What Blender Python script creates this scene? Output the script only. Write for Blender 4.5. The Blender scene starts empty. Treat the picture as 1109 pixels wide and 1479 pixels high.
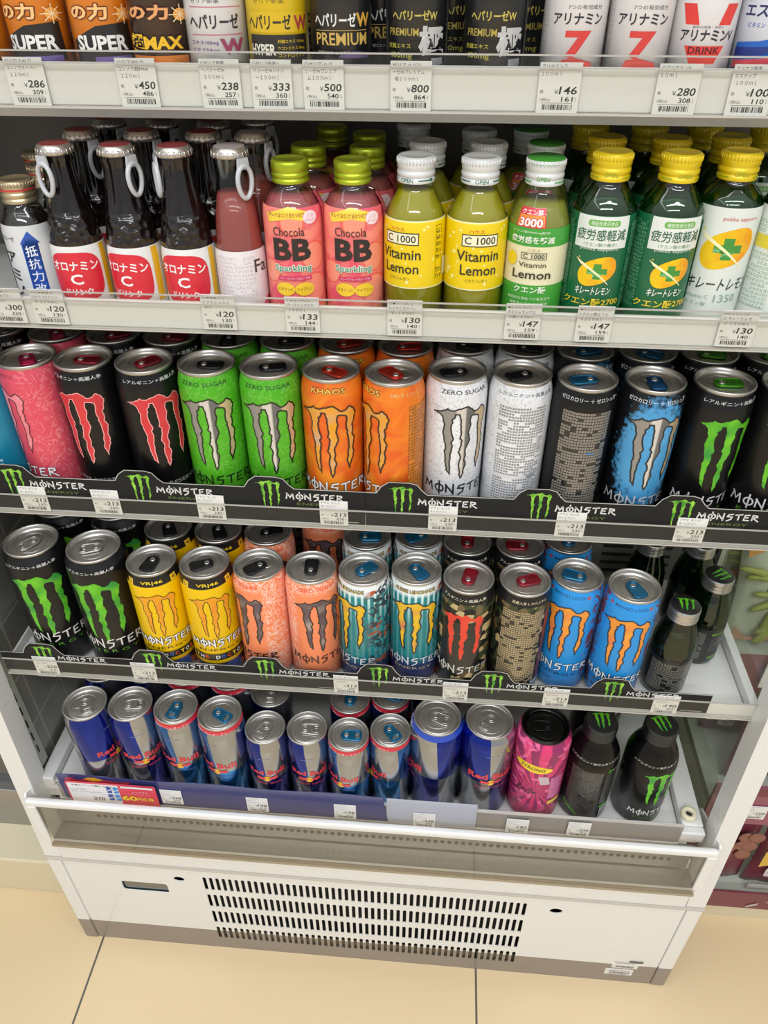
import bpy, bmesh, math, random
from mathutils import Vector, Matrix
from mathutils.geometry import tessellate_polygon
from math import sin, cos, pi, radians as R_

# ---------------------------------------------------------------- camera, world, light, exposure
SC = bpy.context.scene
COL = SC.collection
cam_d = bpy.data.cameras.new('camera')
cam = bpy.data.objects.new('camera', cam_d)
COL.objects.link(cam)
SC.camera = cam
cam_d.sensor_fit = 'VERTICAL'
cam_d.sensor_height = 36.0
cam_d.lens = 1094.93 / 1479 * 36.0
cam_d.clip_start = 0.02
YAW, PITCH, ROLL = R_(-4.61867), R_(37.20646), R_(-0.02063)
_f = Vector((sin(YAW) * cos(PITCH), cos(YAW) * cos(PITCH), -sin(PITCH)))
_r = Vector((cos(YAW), -sin(YAW), 0))
_u = _r.cross(_f)
_r2 = _r * cos(ROLL) + _u * sin(ROLL)
_u2 = -_r * sin(ROLL) + _u * cos(ROLL)
mx = Matrix((_r2, _u2, -_f)).transposed().to_4x4()
mx.translation = Vector((0, 0, 1.2805))
cam.matrix_world = mx

SC.view_settings.view_transform = 'Standard'
SC.view_settings.look = 'None'
SC.view_settings.gamma = 1.0
SC.view_settings.use_curve_mapping = False
SC.view_settings.exposure = 0.12

world = bpy.data.worlds.new('store_surroundings')
SC.world = world
world.use_nodes = True
wb = world.node_tree.nodes['Background']
wb.inputs['Color'].default_value = (0.98, 0.99, 1.0, 1)
# bright ceiling above, darker aisle level with the shelves
_wt = world.node_tree
_tc = _wt.nodes.new('ShaderNodeTexCoord')
_sx = _wt.nodes.new('ShaderNodeSeparateXYZ')
_mr = _wt.nodes.new('ShaderNodeMapRange')
_mr.inputs[1].default_value = 0.05
_mr.inputs[2].default_value = 0.75
_mr.inputs[3].default_value = 0.54
_mr.inputs[4].default_value = 1.0
_wt.links.new(_tc.outputs['Generated'], _sx.inputs[0])
_wt.links.new(_sx.outputs['Z'], _mr.inputs[0])
_wt.links.new(_mr.outputs[0], wb.inputs['Strength'])


def area(name, loc, size, power, rot=(0, 0, 0), col=(0.975, 0.99, 1.0)):
    d = bpy.data.lights.new(name, 'AREA')
    d.shape = 'RECTANGLE'
    d.size, d.size_y = size
    d.energy = power
    d.color = col
    o = bpy.data.objects.new(name, d)
    COL.objects.link(o)
    o.location = loc
    o.rotation_euler = rot
    return o


# ceiling tube rows of the shop
for (ly, lx, pw) in ((0.05, -0.2, 8), (-0.95, 0.3, 27), (-2.3, 0.0, 46)):
    area('ceiling_lamp', (lx, ly, 2.75), (2.6, 0.22), pw)
area('ceiling_lamp', (-1.5, -0.6, 2.75), (0.2, 3.0), 6)

# ---------------------------------------------------------------- materials
MATS = {}


def lin(h):
    h = h.lstrip('#')
    out = []
    for i in (0, 2, 4):
        c = int(h[i:i + 2], 16) / 255
        out.append(c / 12.92 if c <= 0.04045 else ((c + 0.055) / 1.055) ** 2.4)
    return (*out, 1)


class NT:
    """tiny node helper"""
    def __init__(s, name):
        s.m = bpy.data.materials.new(name)
        s.m.use_nodes = True
        s.t = s.m.node_tree
        s.b = s.t.nodes['Principled BSDF']
        s.o = s.t.nodes['Material Output']

    def n(s, kind, **kw):
        x = s.t.nodes.new(kind)
        for k, v in kw.items():
            setattr(x, k, v)
        return x

    def l(s, a, b):
        s.t.links.new(a, b)

    def put(s, sock, v):
        if hasattr(v, 'is_linked') or hasattr(v, 'links'):
            s.l(v, sock)
        else:
            sock.default_value = v

    def math(s, op, a, b=0.0, c=None):
        x = s.n('ShaderNodeMath', operation=op)
        s.put(x.inputs[0], a)
        s.put(x.inputs[1], b)
        if c is not None:
            s.put(x.inputs[2], c)
        return x.outputs[0]

    def mix(s, f, a, b):
        x = s.n('ShaderNodeMix', data_type='RGBA')
        s.put(x.inputs[0], f)
        s.put(x.inputs[6], lin(a) if isinstance(a, str) else a)
        s.put(x.inputs[7], lin(b) if isinstance(b, str) else b)
        return x.outputs[2]

    def obj(s):
        return s.n('ShaderNodeTexCoord').outputs['Object']

    def uv(s):
        return s.n('ShaderNodeTexCoord').outputs['UV']

    def sep(s, v):
        x = s.n('ShaderNodeSeparateXYZ')
        s.l(v, x.inputs[0])
        return x.outputs

    def noise(s, scale, detail=2.0, vec=None, dist=0.0):
        x = s.n('ShaderNodeTexNoise')
        x.inputs['Scale'].default_value = scale
        x.inputs['Detail'].default_value = detail
        x.inputs['Distortion'].default_value = dist
        if vec is not None:
            s.l(vec, x.inputs['Vector'])
        return x.outputs['Fac']

    def step(s, v, t, w=0.02):
        x = s.n('ShaderNodeMapRange')
        s.put(x.inputs[0], v)
        x.inputs[1].default_value = t - w
        x.inputs[2].default_value = t + w
        return x.outputs[0]

    def base(s, v):
        s.put(s.b.inputs['Base Color'], lin(v) if isinstance(v, str) else v)

    def p(s, rough=0.4, metal=0.0, coat=0.0, spec=0.5, trans=0.0, alpha=1.0):
        b = s.b.inputs
        b['Roughness'].default_value = rough
        b['Metallic'].default_value = metal
        b['Coat Weight'].default_value = coat
        b['Coat Roughness'].default_value = 0.06
        b['Specular IOR Level'].default_value = spec
        b['Transmission Weight'].default_value = trans
        b['Alpha'].default_value = alpha
        return s


def mat(name, col, rough=0.4, metal=0.0, coat=0.0, spec=0.5, trans=0.0, alpha=1.0, vary=0.0):
    if name in MATS:
        return MATS[name]
    t = NT(name)
    t.p(rough, metal, coat, spec, trans, alpha)
    if vary > 0:
        f = t.noise(18.0, 5.0, t.obj())
        c = lin(col)
        d = tuple(x * (1 - vary) for x in c[:3]) + (1,)
        t.base(t.mix(f, c, d))
        r = t.n('ShaderNodeMapRange')
        t.l(f, r.inputs[0])
        r.inputs[3].default_value = rough * 0.8
        r.inputs[4].default_value = rough * 1.25
        t.l(r.outputs[0], t.b.inputs['Roughness'])
    else:
        t.base(col)
    MATS[name] = t.m
    return t.m


def ink(col, name=None):
    return mat(name or 'ink_' + col, col, 0.35, coat=0.3)


def shell(name, tint, fac=0.0, rough=0.03, ior=1.5, haze=0.0, hazecol='ffffff'):
    """thin clear plastic or bottle glass: see-through plus a mirror-like surface"""
    if name in MATS:
        return MATS[name]
    t = NT(name)
    tr = t.n('ShaderNodeBsdfTransparent')
    tr.inputs[0].default_value = lin(tint)
    gl = t.n('ShaderNodeBsdfGlossy')
    gl.inputs['Roughness'].default_value = rough
    fr = t.n('ShaderNodeFresnel')
    fr.inputs[0].default_value = ior
    a = t.n('ShaderNodeMixShader')
    body = tr.outputs[0]
    if haze > 0:
        df = t.n('ShaderNodeBsdfDiffuse')
        df.inputs[0].default_value = lin(hazecol)
        h = t.n('ShaderNodeMixShader')
        h.inputs[0].default_value = haze
        t.l(tr.outputs[0], h.inputs[1])
        t.l(df.outputs[0], h.inputs[2])
        body = h.outputs[0]
    geo = t.n('ShaderNodeNewGeometry')
    f = t.math('MULTIPLY', t.math('ADD', fr.outputs[0], fac), t.math('SUBTRACT', 1.0, geo.outputs['Backfacing']))
    t.l(f, a.inputs[0])
    t.l(body, a.inputs[1])
    t.l(gl.outputs[0], a.inputs[2])
    t.l(a.outputs[0], t.o.inputs['Surface'])
    t.t.nodes.remove(t.b)
    MATS[name] = t.m
    return t.m


def liquid(name, col, transl=0.45, rough=0.12):
    if name in MATS:
        return MATS[name]
    t = NT(name)
    t.p(rough, 0, 0.6)
    t.base(col)
    tl = t.n('ShaderNodeBsdfTranslucent')
    tl.inputs[0].default_value = lin(col)
    a = t.n('ShaderNodeMixShader')
    a.inputs[0].default_value = transl
    t.l(t.b.outputs[0], a.inputs[1])
    t.l(tl.outputs[0], a.inputs[2])
    t.l(a.outputs[0], t.o.inputs['Surface'])
    MATS[name] = t.m
    return t.m


def fine_print(name, bg, fg, rows=90, cols=160, dens=0.45, metal=0.0):
    """rows of unreadably small characters, in the label's own UV (1 unit = 100 mm)"""
    if name in MATS:
        return MATS[name]
    t = NT(name)
    t.p(0.35, metal, 0.4)
    s = t.sep(t.uv())
    v = t.math('MULTIPLY', s[1], rows)
    u = t.math('MULTIPLY', s[0], cols)
    fv = t.math('FRACT', v)
    fu = t.math('FRACT', u)
    row = t.math('LESS_THAN', fv, 0.72)
    colm = t.math('LESS_THAN', fu, 0.82)
    c = t.n('ShaderNodeCombineXYZ')
    t.l(t.math('FLOOR', t.math('MULTIPLY', u, 0.5)), c.inputs[0])
    t.l(t.math('FLOOR', v), c.inputs[1])
    wn = t.n('ShaderNodeTexWhiteNoise', noise_dimensions='2D')
    t.l(c.outputs[0], wn.inputs['Vector'])
    on = t.math('GREATER_THAN', wn.outputs['Value'], 0.12)
    fine = t.math('GREATER_THAN', t.noise(cols * 4.6, 1.0, t.uv()), 1.08 - dens)
    m = t.math('MULTIPLY', t.math('MULTIPLY', row, colm), t.math('MULTIPLY', on, fine))
    t.base(t.mix(m, bg, fg))
    MATS[name] = t.m
    return t.m


def angz(t):
    """angle round a can (radians, 0 facing the front of the can) and height in mm"""
    s = t.sep(t.obj())
    a = t.math('ARCTAN2', s[0], t.math('MULTIPLY', s[1], -1.0))
    return a, t.math('MULTIPLY', s[2], 1000.0), s


def paint(name, fn, rough=0.34, metal=0.1, coat=0.12):
    if name in MATS:
        return MATS[name]
    t = NT(name)
    t.p(rough, metal, coat, 0.35)
    t.base(fn(t))
    MATS[name] = t.m
    return t.m


# ---------------------------------------------------------------- mesh helpers (millimetres)
class MB:
    def __init__(s):
        s.v, s.f, s.m, s.sm, s.mats = [], [], [], [], []

    def mi(s, m):
        if m not in s.mats:
            s.mats.append(m)
        return s.mats.index(m)

    def add(s, vs, fs, m, smooth=False):
        o = len(s.v)
        s.v += [tuple(v) for v in vs]
        i = s.mi(m)
        for f in fs:
            s.f.append(tuple(o + k for k in f))
            s.m.append(i)
            s.sm.append(smooth)
        return s

    def box(s, x0, x1, y0, y1, z0, z1, m):
        v = [(x, y, z) for z in (z0, z1) for y in (y0, y1) for x in (x0, x1)]
        return s.add(v, [(0, 2, 3, 1), (4, 5, 7, 6), (0, 1, 5, 4), (2, 6, 7, 3), (0, 4, 6, 2), (1, 3, 7, 5)], m)

    def hexa(s, pts, m):
        """8 points: bottom loop 4, top loop 4"""
        return s.add(pts, [(3, 2, 1, 0), (4, 5, 6, 7), (0, 1, 5, 4), (1, 2, 6, 5), (2, 3, 7, 6), (3, 0, 4, 7)], m)

    def prism_x(s, yz, x0, x1, m, smooth=False):
        """closed outline in y,z pushed along x"""
        n = len(yz)
        v = [(x0, y, z) for y, z in yz] + [(x1, y, z) for y, z in yz]
        f = [(i, (i + 1) % n, n + (i + 1) % n, n + i) for i in range(n)]
        s.add(v, f, m, smooth)
        tri = tessellate_polygon([[Vector((y, z, 0)) for y, z in yz]])
        s.add([(x0, y, z) for y, z in yz], [tuple(reversed(t)) for t in tri], m)
        return s.add([(x1, y, z) for y, z in yz], [tuple(t) for t in tri], m)

    def plate(s, loops, z0, z1, m, fn=None, smooth=False):
        """2D outline (+ holes) with thickness; fn maps (a,b,c)->xyz"""
        fn = fn or (lambda a, b, c: (a, b, c))
        tri = tessellate_polygon([[Vector((a, b, 0)) for a, b in l] for l in loops])
        flat = [p for l in loops for p in l]
        s.add([fn(a, b, z1) for a, b in flat], [tuple(t) for t in tri], m, smooth)
        s.add([fn(a, b, z0) for a, b in flat], [tuple(reversed(t)) for t in tri], m, smooth)
        for l in loops:
            n = len(l)
            s.add([fn(a, b, z0) for a, b in l] + [fn(a, b, z1) for a, b in l],
                  [(i, (i + 1) % n, n + (i + 1) % n, n + i) for i in range(n)], m, smooth)
        return s

    def lathe(s, prof, m, seg=40, cx=0, cy=0, cz=0, smooth=True, mats=None):
        n = len(prof)
        v = []
        for r, z in prof:
            for i in range(seg):
                a = 2 * pi * i / seg
                v.append((cx + r * cos(a), cy + r * sin(a), cz + z))
        for j in range(n - 1):
            mm = mats[j] if mats else m
            fs = [(j * seg + i, j * seg + (i + 1) % seg, (j + 1) * seg + (i + 1) % seg, (j + 1) * seg + i) for i in range(seg)]
            if j == 0:
                o = len(s.v)
                s.v += v
            i0 = s.mi(mm)
            for f in fs:
                s.f.append(tuple(o + k for k in f))
                s.m.append(i0)
                s.sm.append(smooth)
        return s

    def tube(s, pts, r, m, seg=8, closed=False, cap=True):
        P = [Vector(p) for p in pts]
        n = len(P)
        rr = r if isinstance(r, (list, tuple)) else [r] * n
        v, up = [], None
        for i in range(n):
            a = P[(i - 1) % n] if (closed or i > 0) else P[i]
            b = P[(i + 1) % n] if (closed or i < n - 1) else P[i]
            d = (b - a).normalized()
            if up is None:
                up = Vector((0, 0, 1)) if abs(d.z) < 0.9 else Vector((1, 0, 0))
            x = d.cross(up).normalized()
            up = x.cross(d).normalized()
            for k in range(seg):
                t = 2 * pi * k / seg
                v.append(tuple(P[i] + (x * cos(t) + up * sin(t)) * rr[i]))
        f = []
        for i in range(n if closed else n - 1):
            j = (i + 1) % n
            for k in range(seg):
                f.append((i * seg + k, i * seg + (k + 1) % seg, j * seg + (k + 1) % seg, j * seg + k))
        if cap and not closed:
            f.append(tuple(range(seg)))
            f.append(tuple(range((n - 1) * seg, n * seg)))
        return s.add(v, f, m, True)

    def mesh(s, name):
        me = bpy.data.meshes.new(name)
        me.from_pydata([(x / 1000, y / 1000, z / 1000) for x, y, z in s.v], [], s.f)
        for m in s.mats:
            me.materials.append(m)
        me.polygons.foreach_set('material_index', s.m)
        me.polygons.foreach_set('use_smooth', s.sm)
        bm = bmesh.new()
        bm.from_mesh(me)
        bmesh.ops.recalc_face_normals(bm, faces=bm.faces)
        bm.to_mesh(me)
        bm.free()
        me.update()
        return me

    def build(s, name, parent=None, loc=None, rotz=0.0, bevel=0.0, seg=2):
        o = bpy.data.objects.new(name, s.mesh(name))
        COL.objects.link(o)
        if parent:
            o.parent = parent
        if loc:
            o.location = [c / 1000 for c in loc]
        o.rotation_euler[2] = rotz
        if bevel:
            b = o.modifiers.new('bevel', 'BEVEL')
            b.width = bevel / 1000
            b.segments = seg
            b.limit_method = 'ANGLE'
            b.angle_limit = R_(40)
        return o


def obj(name, me, parent=None, loc=None, rotz=0.0):
    o = bpy.data.objects.new(name, me)
    COL.objects.link(o)
    if parent:
        o.parent = parent
    if loc:
        o.location = [c / 1000 for c in loc]
    o.rotation_euler[2] = rotz
    return o


def tag(o, label, cat, group=None, kind=None):
    o['label'] = label
    o['category'] = cat
    if group:
        o['group'] = group
    if kind:
        o['kind'] = kind
    return o


def thing(name, label, cat, loc=(0, 0, 0), rotz=0.0, group=None):
    o = bpy.data.objects.new(name, None)
    o.empty_display_size = 0.02
    COL.objects.link(o)
    o.location = [c / 1000 for c in loc]
    o.rotation_euler[2] = rotz
    return tag(o, label, cat, group)


def copy_tree(src, label, loc, rotz=None, parent=None):
    c = src.copy()
    COL.objects.link(c)
    if parent is None:
        c['label'] = label
        c.location = [v / 1000 for v in loc]
        if rotz is not None:
            c.rotation_euler[2] = rotz
    else:
        c.parent = parent
    for ch in list(src.children):
        copy_tree(ch, None, None, None, c)
    return c


# ---------------------------------------------------------------- lettering
TXT = {}


def text2d(s, bold=0.0):
    k = (s, bold)
    if k in TXT:
        return TXT[k]
    cu = bpy.data.curves.new('t', 'FONT')
    cu.body = s
    cu.size = 10
    cu.offset = bold * 0.38
    cu.resolution_u = 2
    o = bpy.data.objects.new('t', cu)
    COL.objects.link(o)
    dg = bpy.context.evaluated_depsgraph_get()
    me = o.evaluated_get(dg).to_mesh()
    v = [(a.co.x, a.co.y) for a in me.vertices]
    f = [tuple(p.vertices) for p in me.polygons]
    o.evaluated_get(dg).to_mesh_clear()
    bpy.data.objects.remove(o)
    bpy.data.curves.remove(cu)
    if v:
        x0, x1 = min(a[0] for a in v), max(a[0] for a in v)
        y0, y1 = min(a[1] for a in v), max(a[1] for a in v)
        w, h = max(x1 - x0, 1e-6), max(y1 - y0, 1e-6)
        v = [((a - (x0 + x1) / 2), (b - (y0 + y1) / 2)) for a, b in v]
    else:
        w = h = 1
    TXT[k] = (v, f, w, h)
    return TXT[k]


class Flat:
    """flat artwork in x,z millimetres that is later laid on a plane or round a can"""
    def __init__(s):
        s.items = []     # verts, faces, material, layer, cut
        s.lay = 0

    def _a(s, v, f, m, cut=True, lay=None):
        s.lay += 1
        s.items.append((v, f, m, s.lay if lay is None else lay, cut))
        return s

    def poly(s, pts, m, lay=None):
        t = tessellate_polygon([[Vector((a, b, 0)) for a, b in pts]])
        return s._a(list(pts), [tuple(x) for x in t], m, True, lay)

    def rect(s, x0, x1, z0, z1, m, lay=None):
        return s._a([(x0, z0), (x1, z0), (x1, z1), (x0, z1)], [(0, 1, 2, 3)], m, True, lay)

    def ell(s, cx, cz, a, b, m, n=24, a0=0, a1=2 * pi, lay=None):
        return s.poly([(cx + a * cos(a0 + (a1 - a0) * i / n), cz + b * sin(a0 + (a1 - a0) * i / n)) for i in range(n)], m, lay)

    def stroke(s, lines, w, m, closed=False, lay=None):
        v, f = [], []
        for L in lines:
            P = [Vector(q) for q in L]
            P = [q for k, q in enumerate(P) if k == 0 or (q - P[k - 1]).length > 1e-5]
            if closed and (P[0] - P[-1]).length < 1e-5:
                P.pop()
            n = len(P)
            if n < 2:
                continue
            loop = closed or (n > 3 and (P[0] - P[-1]).length < 1e-4)
            if loop and not closed:
                P.pop()
                n -= 1
            o = len(v)
            for k in range(n):
                a = P[k - 1] if (k > 0 or loop) else P[k]
                b = P[(k + 1) % n] if (k < n - 1 or loop) else P[k]
                d0 = (P[k] - a).normalized() if (P[k] - a).length > 0 else (b - P[k]).normalized()
                d1 = (b - P[k]).normalized() if (b - P[k]).length > 0 else d0
                n0, n1 = Vector((-d0.y, d0.x)), Vector((-d1.y, d1.x))
                mm = n0 + n1
                mm = mm.normalized() if mm.length > 0.2 else n0
                q = mm * (w / 2 / max(0.55, mm.dot(n0)))
                v += [tuple(P[k] - q), tuple(P[k] + q)]
            for k in range(n if loop else n - 1):
                a, b = o + 2 * k, o + 2 * ((k + 1) % n)
                f.append((a, b, b + 1, a + 1))
        return s._a(v, f, m, True, lay)

    def text(s, st, cx, cz, h, m, w=None, bold=0.0, shear=0.0, rot=0.0, arc=0.0, anchor='c', lay=None, outline=None, ow=0.4):
        v, f, tw, th = text2d(st, bold)
        if not v:
            return s
        k = h / th
        kx = (w / tw) if w else k
        dx = {'c': 0, 'l': kx * tw / 2, 'r': -kx * tw / 2}[anchor]
        if outline:
            for ax, az in ((ow, 0), (-ow, 0), (0, ow), (0, -ow), (ow * .7, ow * .7), (-ow * .7, -ow * .7), (ow * .7, -ow * .7), (-ow * .7, ow * .7)):
                s.text(st, cx + ax, cz + az, h, outline, w, bold, shear, rot, arc, anchor, lay)
                lay = s.lay
            lay = None
        out = []
        cr, sr = cos(rot), sin(rot)
        for a, b in v:
            x, z = a * kx + shear * b * k, b * k
            x, z = x * cr - z * sr, x * sr + z * cr
            x += dx
            out.append((cx + x, cz + z + arc * x * x))
        return s._a(out, f, m, h > 7, lay)

    def _split(s, v, f, step, zstep):
        bm = bmesh.new()
        bv = [bm.verts.new((a, b, 0)) for a, b in v]
        for q in f:
            try:
                bm.faces.new([bv[i] for i in q])
            except ValueError:
                pass
        x0, x1 = min(a for a, b in v), max(a for a, b in v)
        z0, z1 = min(b for a, b in v), max(b for a, b in v)
        k = math.floor(x0 / step) + 1
        while k * step < x1:
            bmesh.ops.bisect_plane(bm, geom=bm.verts[:] + bm.edges[:] + bm.faces[:], dist=1e-5, plane_co=(k * step, 0, 0), plane_no=(1, 0, 0))
            k += 1
        for zz in zstep:
            if z0 < zz < z1:
                bmesh.ops.bisect_plane(bm, geom=bm.verts[:] + bm.edges[:] + bm.faces[:], dist=1e-5, plane_co=(0, zz, 0), plane_no=(0, 1, 0))
        bm.verts.index_update()
        vv = [(a.co.x, a.co.y) for a in bm.verts]
        ff = [tuple(a.index for a in q.verts) for q in bm.faces]
        bm.free()
        return vv, ff

    def zmap(s, fn, skip=0):
        for i, (v, f, m, lay, cut) in enumerate(s.items):
            if i >= skip:
                s.items[i] = ([(a, fn(b)) for a, b in v], f, m, lay, cut)
        return s

    def mesh(s, name, fn, step=3.0, zstep=(), off=0.12, dl=0.05, cut=True):
        me = bpy.data.meshes.new(name)
        V, F, MI, mats, UV = [], [], [], [], []
        for v, f, m, lay, c in s.items:
            if cut and c:
                v, f = s._split(v, f, step, zstep)
            if m not in mats:
                mats.append(m)
            o = len(V)
            d = off + dl * lay
            V += [tuple(q / 1000 for q in fn(a, b, d)) for a, b in v]
            UV += [(a / 100, b / 100) for a, b in v]
            F += [tuple(o + i for i in q) for q in f]
            MI += [mats.index(m)] * len(f)
        me.from_pydata(V, [], F)
        for m in mats:
            me.materials.append(m)
        me.polygons.foreach_set('material_index', MI)
        me.polygons.foreach_set('use_smooth', [True] * len(F))
        ul = me.uv_layers.new(name='label')
        for p in me.polygons:
            for li in p.loop_indices:
                ul.data[li].uv = UV[me.loops[li].vertex_index]
        me.update()
        return me


def rfun(prof):
    P = sorted((z, r) for r, z in prof)

    def g(z):
        if z <= P[0][0]:
            return P[0][1]
        for (a, ra), (b, rb) in zip(P, P[1:]):
            if z <= b:
                return ra + (rb - ra) * (z - a) / max(b - a, 1e-6)
        return P[-1][1]
    return g


def round_fn(prof, R0):
    g = rfun(prof)

    def fn(x, z, d):
        a = x / R0
        r = g(z) + d
        return (r * sin(a), -r * cos(a), z)
    return fn


def rrect(w, h, r, cx=0, cy=0, n=4):
    p = []
    for sx, sy, a0 in ((1, 1, 0), (-1, 1, pi / 2), (-1, -1, pi), (1, -1, 1.5 * pi)):
        for i in range(n + 1):
            a = a0 + pi / 2 * i / n
            p.append((cx + sx * (w / 2 - r) + r * cos(a), cy + sy * (h / 2 - r) + r * sin(a)))
    return p

# ---------------------------------------------------------------- shared materials
WHITE = mat('white_enamel', 'dadad7', 0.28, coat=0.5, vary=0.03)
WHITE2 = mat('white_rail_plastic', 'dad9d5', 0.35, vary=0.03)
TOE = mat('taupe_kick_plate', '857a70', 0.4, coat=0.2, vary=0.06)
DARK = mat('dark_inside', '1d1f20', 0.7)
STEEL = mat('brushed_duct_steel', 'aaa9a6', 0.24, 0.85, vary=0.1)
BACKM = mat('grey_liner_metal', '78736c', 0.5, 0.2, vary=0.05)
ACRYL = shell('clear_acrylic', 'f2f0ea', 0.02, 0.04, 1.45, 0.05, 'd8d0c4')
COVER = shell('clear_rail_cover', 'fafaf8', 0.0, 0.08, 1.25, 0.01, 'e8e8e4')
GLASSP = shell('side_glass', 'eef2ec', 0.0, 0.02, 1.4, 0.05, 'c8cec4')
ALU = mat('can_lid_aluminium', 'bebcb8', 0.3, 0.9)


def _floor():
    t = NT('polished_cream_tile')
    t.p(0.22, 0, 0.0, 0.5)
    s = t.sep(t.obj())
    gx = t.math('ABSOLUTE', t.math('SUBTRACT', t.math('FRACT', t.math('DIVIDE', t.math('ADD', s[0], 0.494 + 0.595 * 5.5), 0.595)), 0.5))
    gy = t.math('ABSOLUTE', t.math('SUBTRACT', t.math('FRACT', t.math('DIVIDE', t.math('ADD', s[1], 0.595 * 5.5 + 0.22), 0.595)), 0.5))
    m = t.math('LESS_THAN', t.math('MINIMUM', gx, gy), 0.0027)
    n1 = t.noise(3.0, 6.0, t.obj(), 0.6)
    n2 = t.noise(150.0, 2.0, t.obj())
    c = t.mix(n1, 'd6c19c', 'cbb48d')
    spk = t.math('GREATER_THAN', n2, 0.74)
    c = t.mix(t.math('MULTIPLY', spk, 0.25), c, 'a48d68')
    t.base(t.mix(m, c, '54504a'))
    t.b.inputs['Roughness'].default_value = 0.24
    r = t.n('ShaderNodeMapRange')
    t.l(n1, r.inputs[0])
    r.inputs[3].default_value = 0.18
    r.inputs[4].default_value = 0.32
    t.l(r.outputs[0], t.b.inputs['Roughness'])
    return t.m


fl = MB().box(-3000, 3000, -3200, 3000, -40, 0, _floor()).build('floor')
fl['kind'] = 'structure'
wl = MB().box(-3000, 3000, 1250, 1300, 0, 2800, mat('shop_wall', 'b7b1a8', 0.7)).build('wall_back')
wl['kind'] = 'structure'

# ---------------------------------------------------------------- refrigerated case
case = thing('refrigerated_case', 'white open refrigerated drinks case with slotted base grille', 'refrigerated case', (0, 520, 0))
OY = -520


def cpart(mb, name, bevel=0.0, parent=None, label=None):
    mb.v = [(x, y + OY, z) for x, y, z in mb.v]
    o = mb.build(name, parent or case, None, 0, bevel)
    if label:
        o['label'] = label
    return o


def vent_panel():
    m = MB()
    XL, XR = -500.5, 365.5
    y0, y1 = 520, 521.6
    v0, v1 = -303, 158
    rows = [(183, 219), (133, 170), (83, 120), (33, 69)]
    n = 50
    pitch = (v1 - v0) / n
    fn = lambda a, b, c: (a, c, b)

    def strip(x0, x1, z0, z1):
        for a, b, mm in ((z0, min(z1, 57), TOE), (max(z0, 57), z1, WHITE)):
            if b > a:
                m.box(x0, x1, y0, y1, a, b, mm)
    # left zone with a window and a round hole
    m.plate([[(XL, 57), (v0, 57), (v0, 241), (XL, 241)], rrect(68, 26, 5, -391, 177),
             [(-336 + 8 * cos(2 * pi * i / 16), 208 + 6.5 * sin(2 * pi * i / 16)) for i in range(16)]], y0, y1, WHITE, fn)
    m.plate([[(v1, 57), (XR, 57), (XR, 241), (v1, 241)],
             [(197 + 9 * cos(2 * pi * i / 16), 204 + 7 * sin(2 * pi * i / 16)) for i in range(16)]], y0, y1, WHITE, fn)
    strip(XL, v0, 0, 57)
    strip(v1, XR, 0, 57)
    zs = [0] + [z for r in reversed(rows) for z in r] + [241]
    for a, b in zip(zs[0::2], zs[1::2]):
        strip(v0, v1, a, b)
    for z0, z1 in rows:
        for i in range(n + 1):
            x = v0 + pitch * i
            strip(max(v0, x - 2.1), min(v1, x + 2.1), z0, z1)
        for i in range(n):          # rounded slot ends
            xa, xb = v0 + pitch * i + 2.1, v0 + pitch * (i + 1) - 2.1
            for za, sg in ((z0, 1), (z1, -1)):
                mm = TOE if za < 57 else WHITE
                for xx, sx in ((xa, 1), (xb, -1)):
                    m.add([(xx, y0, za), (xx + sx * 1.6, y0, za), (xx, y0, za + sg * 1.8)], [(0, 1, 2)], mm)
    return m


cpart(vent_panel(), 'slotted_front_panel')
cpart(MB().box(-500, 365, 545, 548, 3, 238, DARK), 'grille_backing')
cpart(MB().box(-425, -357, 523, 526, 160, 195, mat('control_window', '2b3836', 0.12, coat=1)), 'control_window', label='dark recessed control window')
for x0, x1 in ((-523, -501.5), (366.5, 388)):
    cpart(MB().box(x0, x1, 518, 800, 57.5, 241, WHITE), 'corner_trim', 3)
    cpart(MB().box(x0, x1, 518, 800, 0, 57, TOE), 'corner_foot', 3, label='taupe foot of the corner trim')
cpart(MB().box(-498.5, 362.5, 519.5, 523, 244, 290, WHITE), 'upper_front_band', 1)
cpart(MB().box(-523, 388, 517, 524, 240.8, 243.4, mat('panel_joint', 'b9b2a6', 0.5)), 'joint_lip')
cpart(MB().box(-521, 386, 789, 801, 243, 1560, BACKM), 'back_wall')
sl = MB()
for i in range(17):
    x = -488 + i * 51.0
    for zz in (598, 612, 626, 640, 654):
        sl.box(x, x + 38, 788, 789.6, zz, zz + 4.5, DARK)
for i in range(17):
    x = -488 + i * 51.0
    for zz in (400, 414, 428):
        sl.box(x, x + 38, 788, 789.6, zz, zz + 4.5, DARK)
cpart(sl, 'back_wall_air_slots', label='black air slots in the grey back wall')


def lean(z):
    return 520 + 0.045 * (z - 243)


for x0, x1 in ((-523, -499), (363.5, 388)):
    cpart(MB().prism_x([(lean(243), 243.5), (lean(243) + 30, 243.5), (lean(1560) + 30, 1560), (lean(1560), 1560)], x0, x1, WHITE), 'front_post', 2.5)


def _sidewall():
    t = NT('greenish_side_liner')
    t.p(0.22, 0.1, 0.5)
    s = t.sep(t.obj())
    a = t.math('ABSOLUTE', t.math('SUBTRACT', t.math('FRACT', t.math('DIVIDE', t.math('ADD', s[1], 0.013), 0.064)), 0.5))
    b = t.math('ABSOLUTE', t.math('SUBTRACT', t.math('FRACT', t.math('DIVIDE', s[2], 0.083)), 0.5))
    m = t.step(t.math('MINIMUM', a, t.math('MULTIPLY', b, 1.3)), 0.028, 0.02)
    n = t.noise(9.0, 3.0, t.obj())
    c = t.mix(n, '6d6c66', '8a8a80')
    t.base(t.mix(m, '9f9c92', c))
    return t.m


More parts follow.
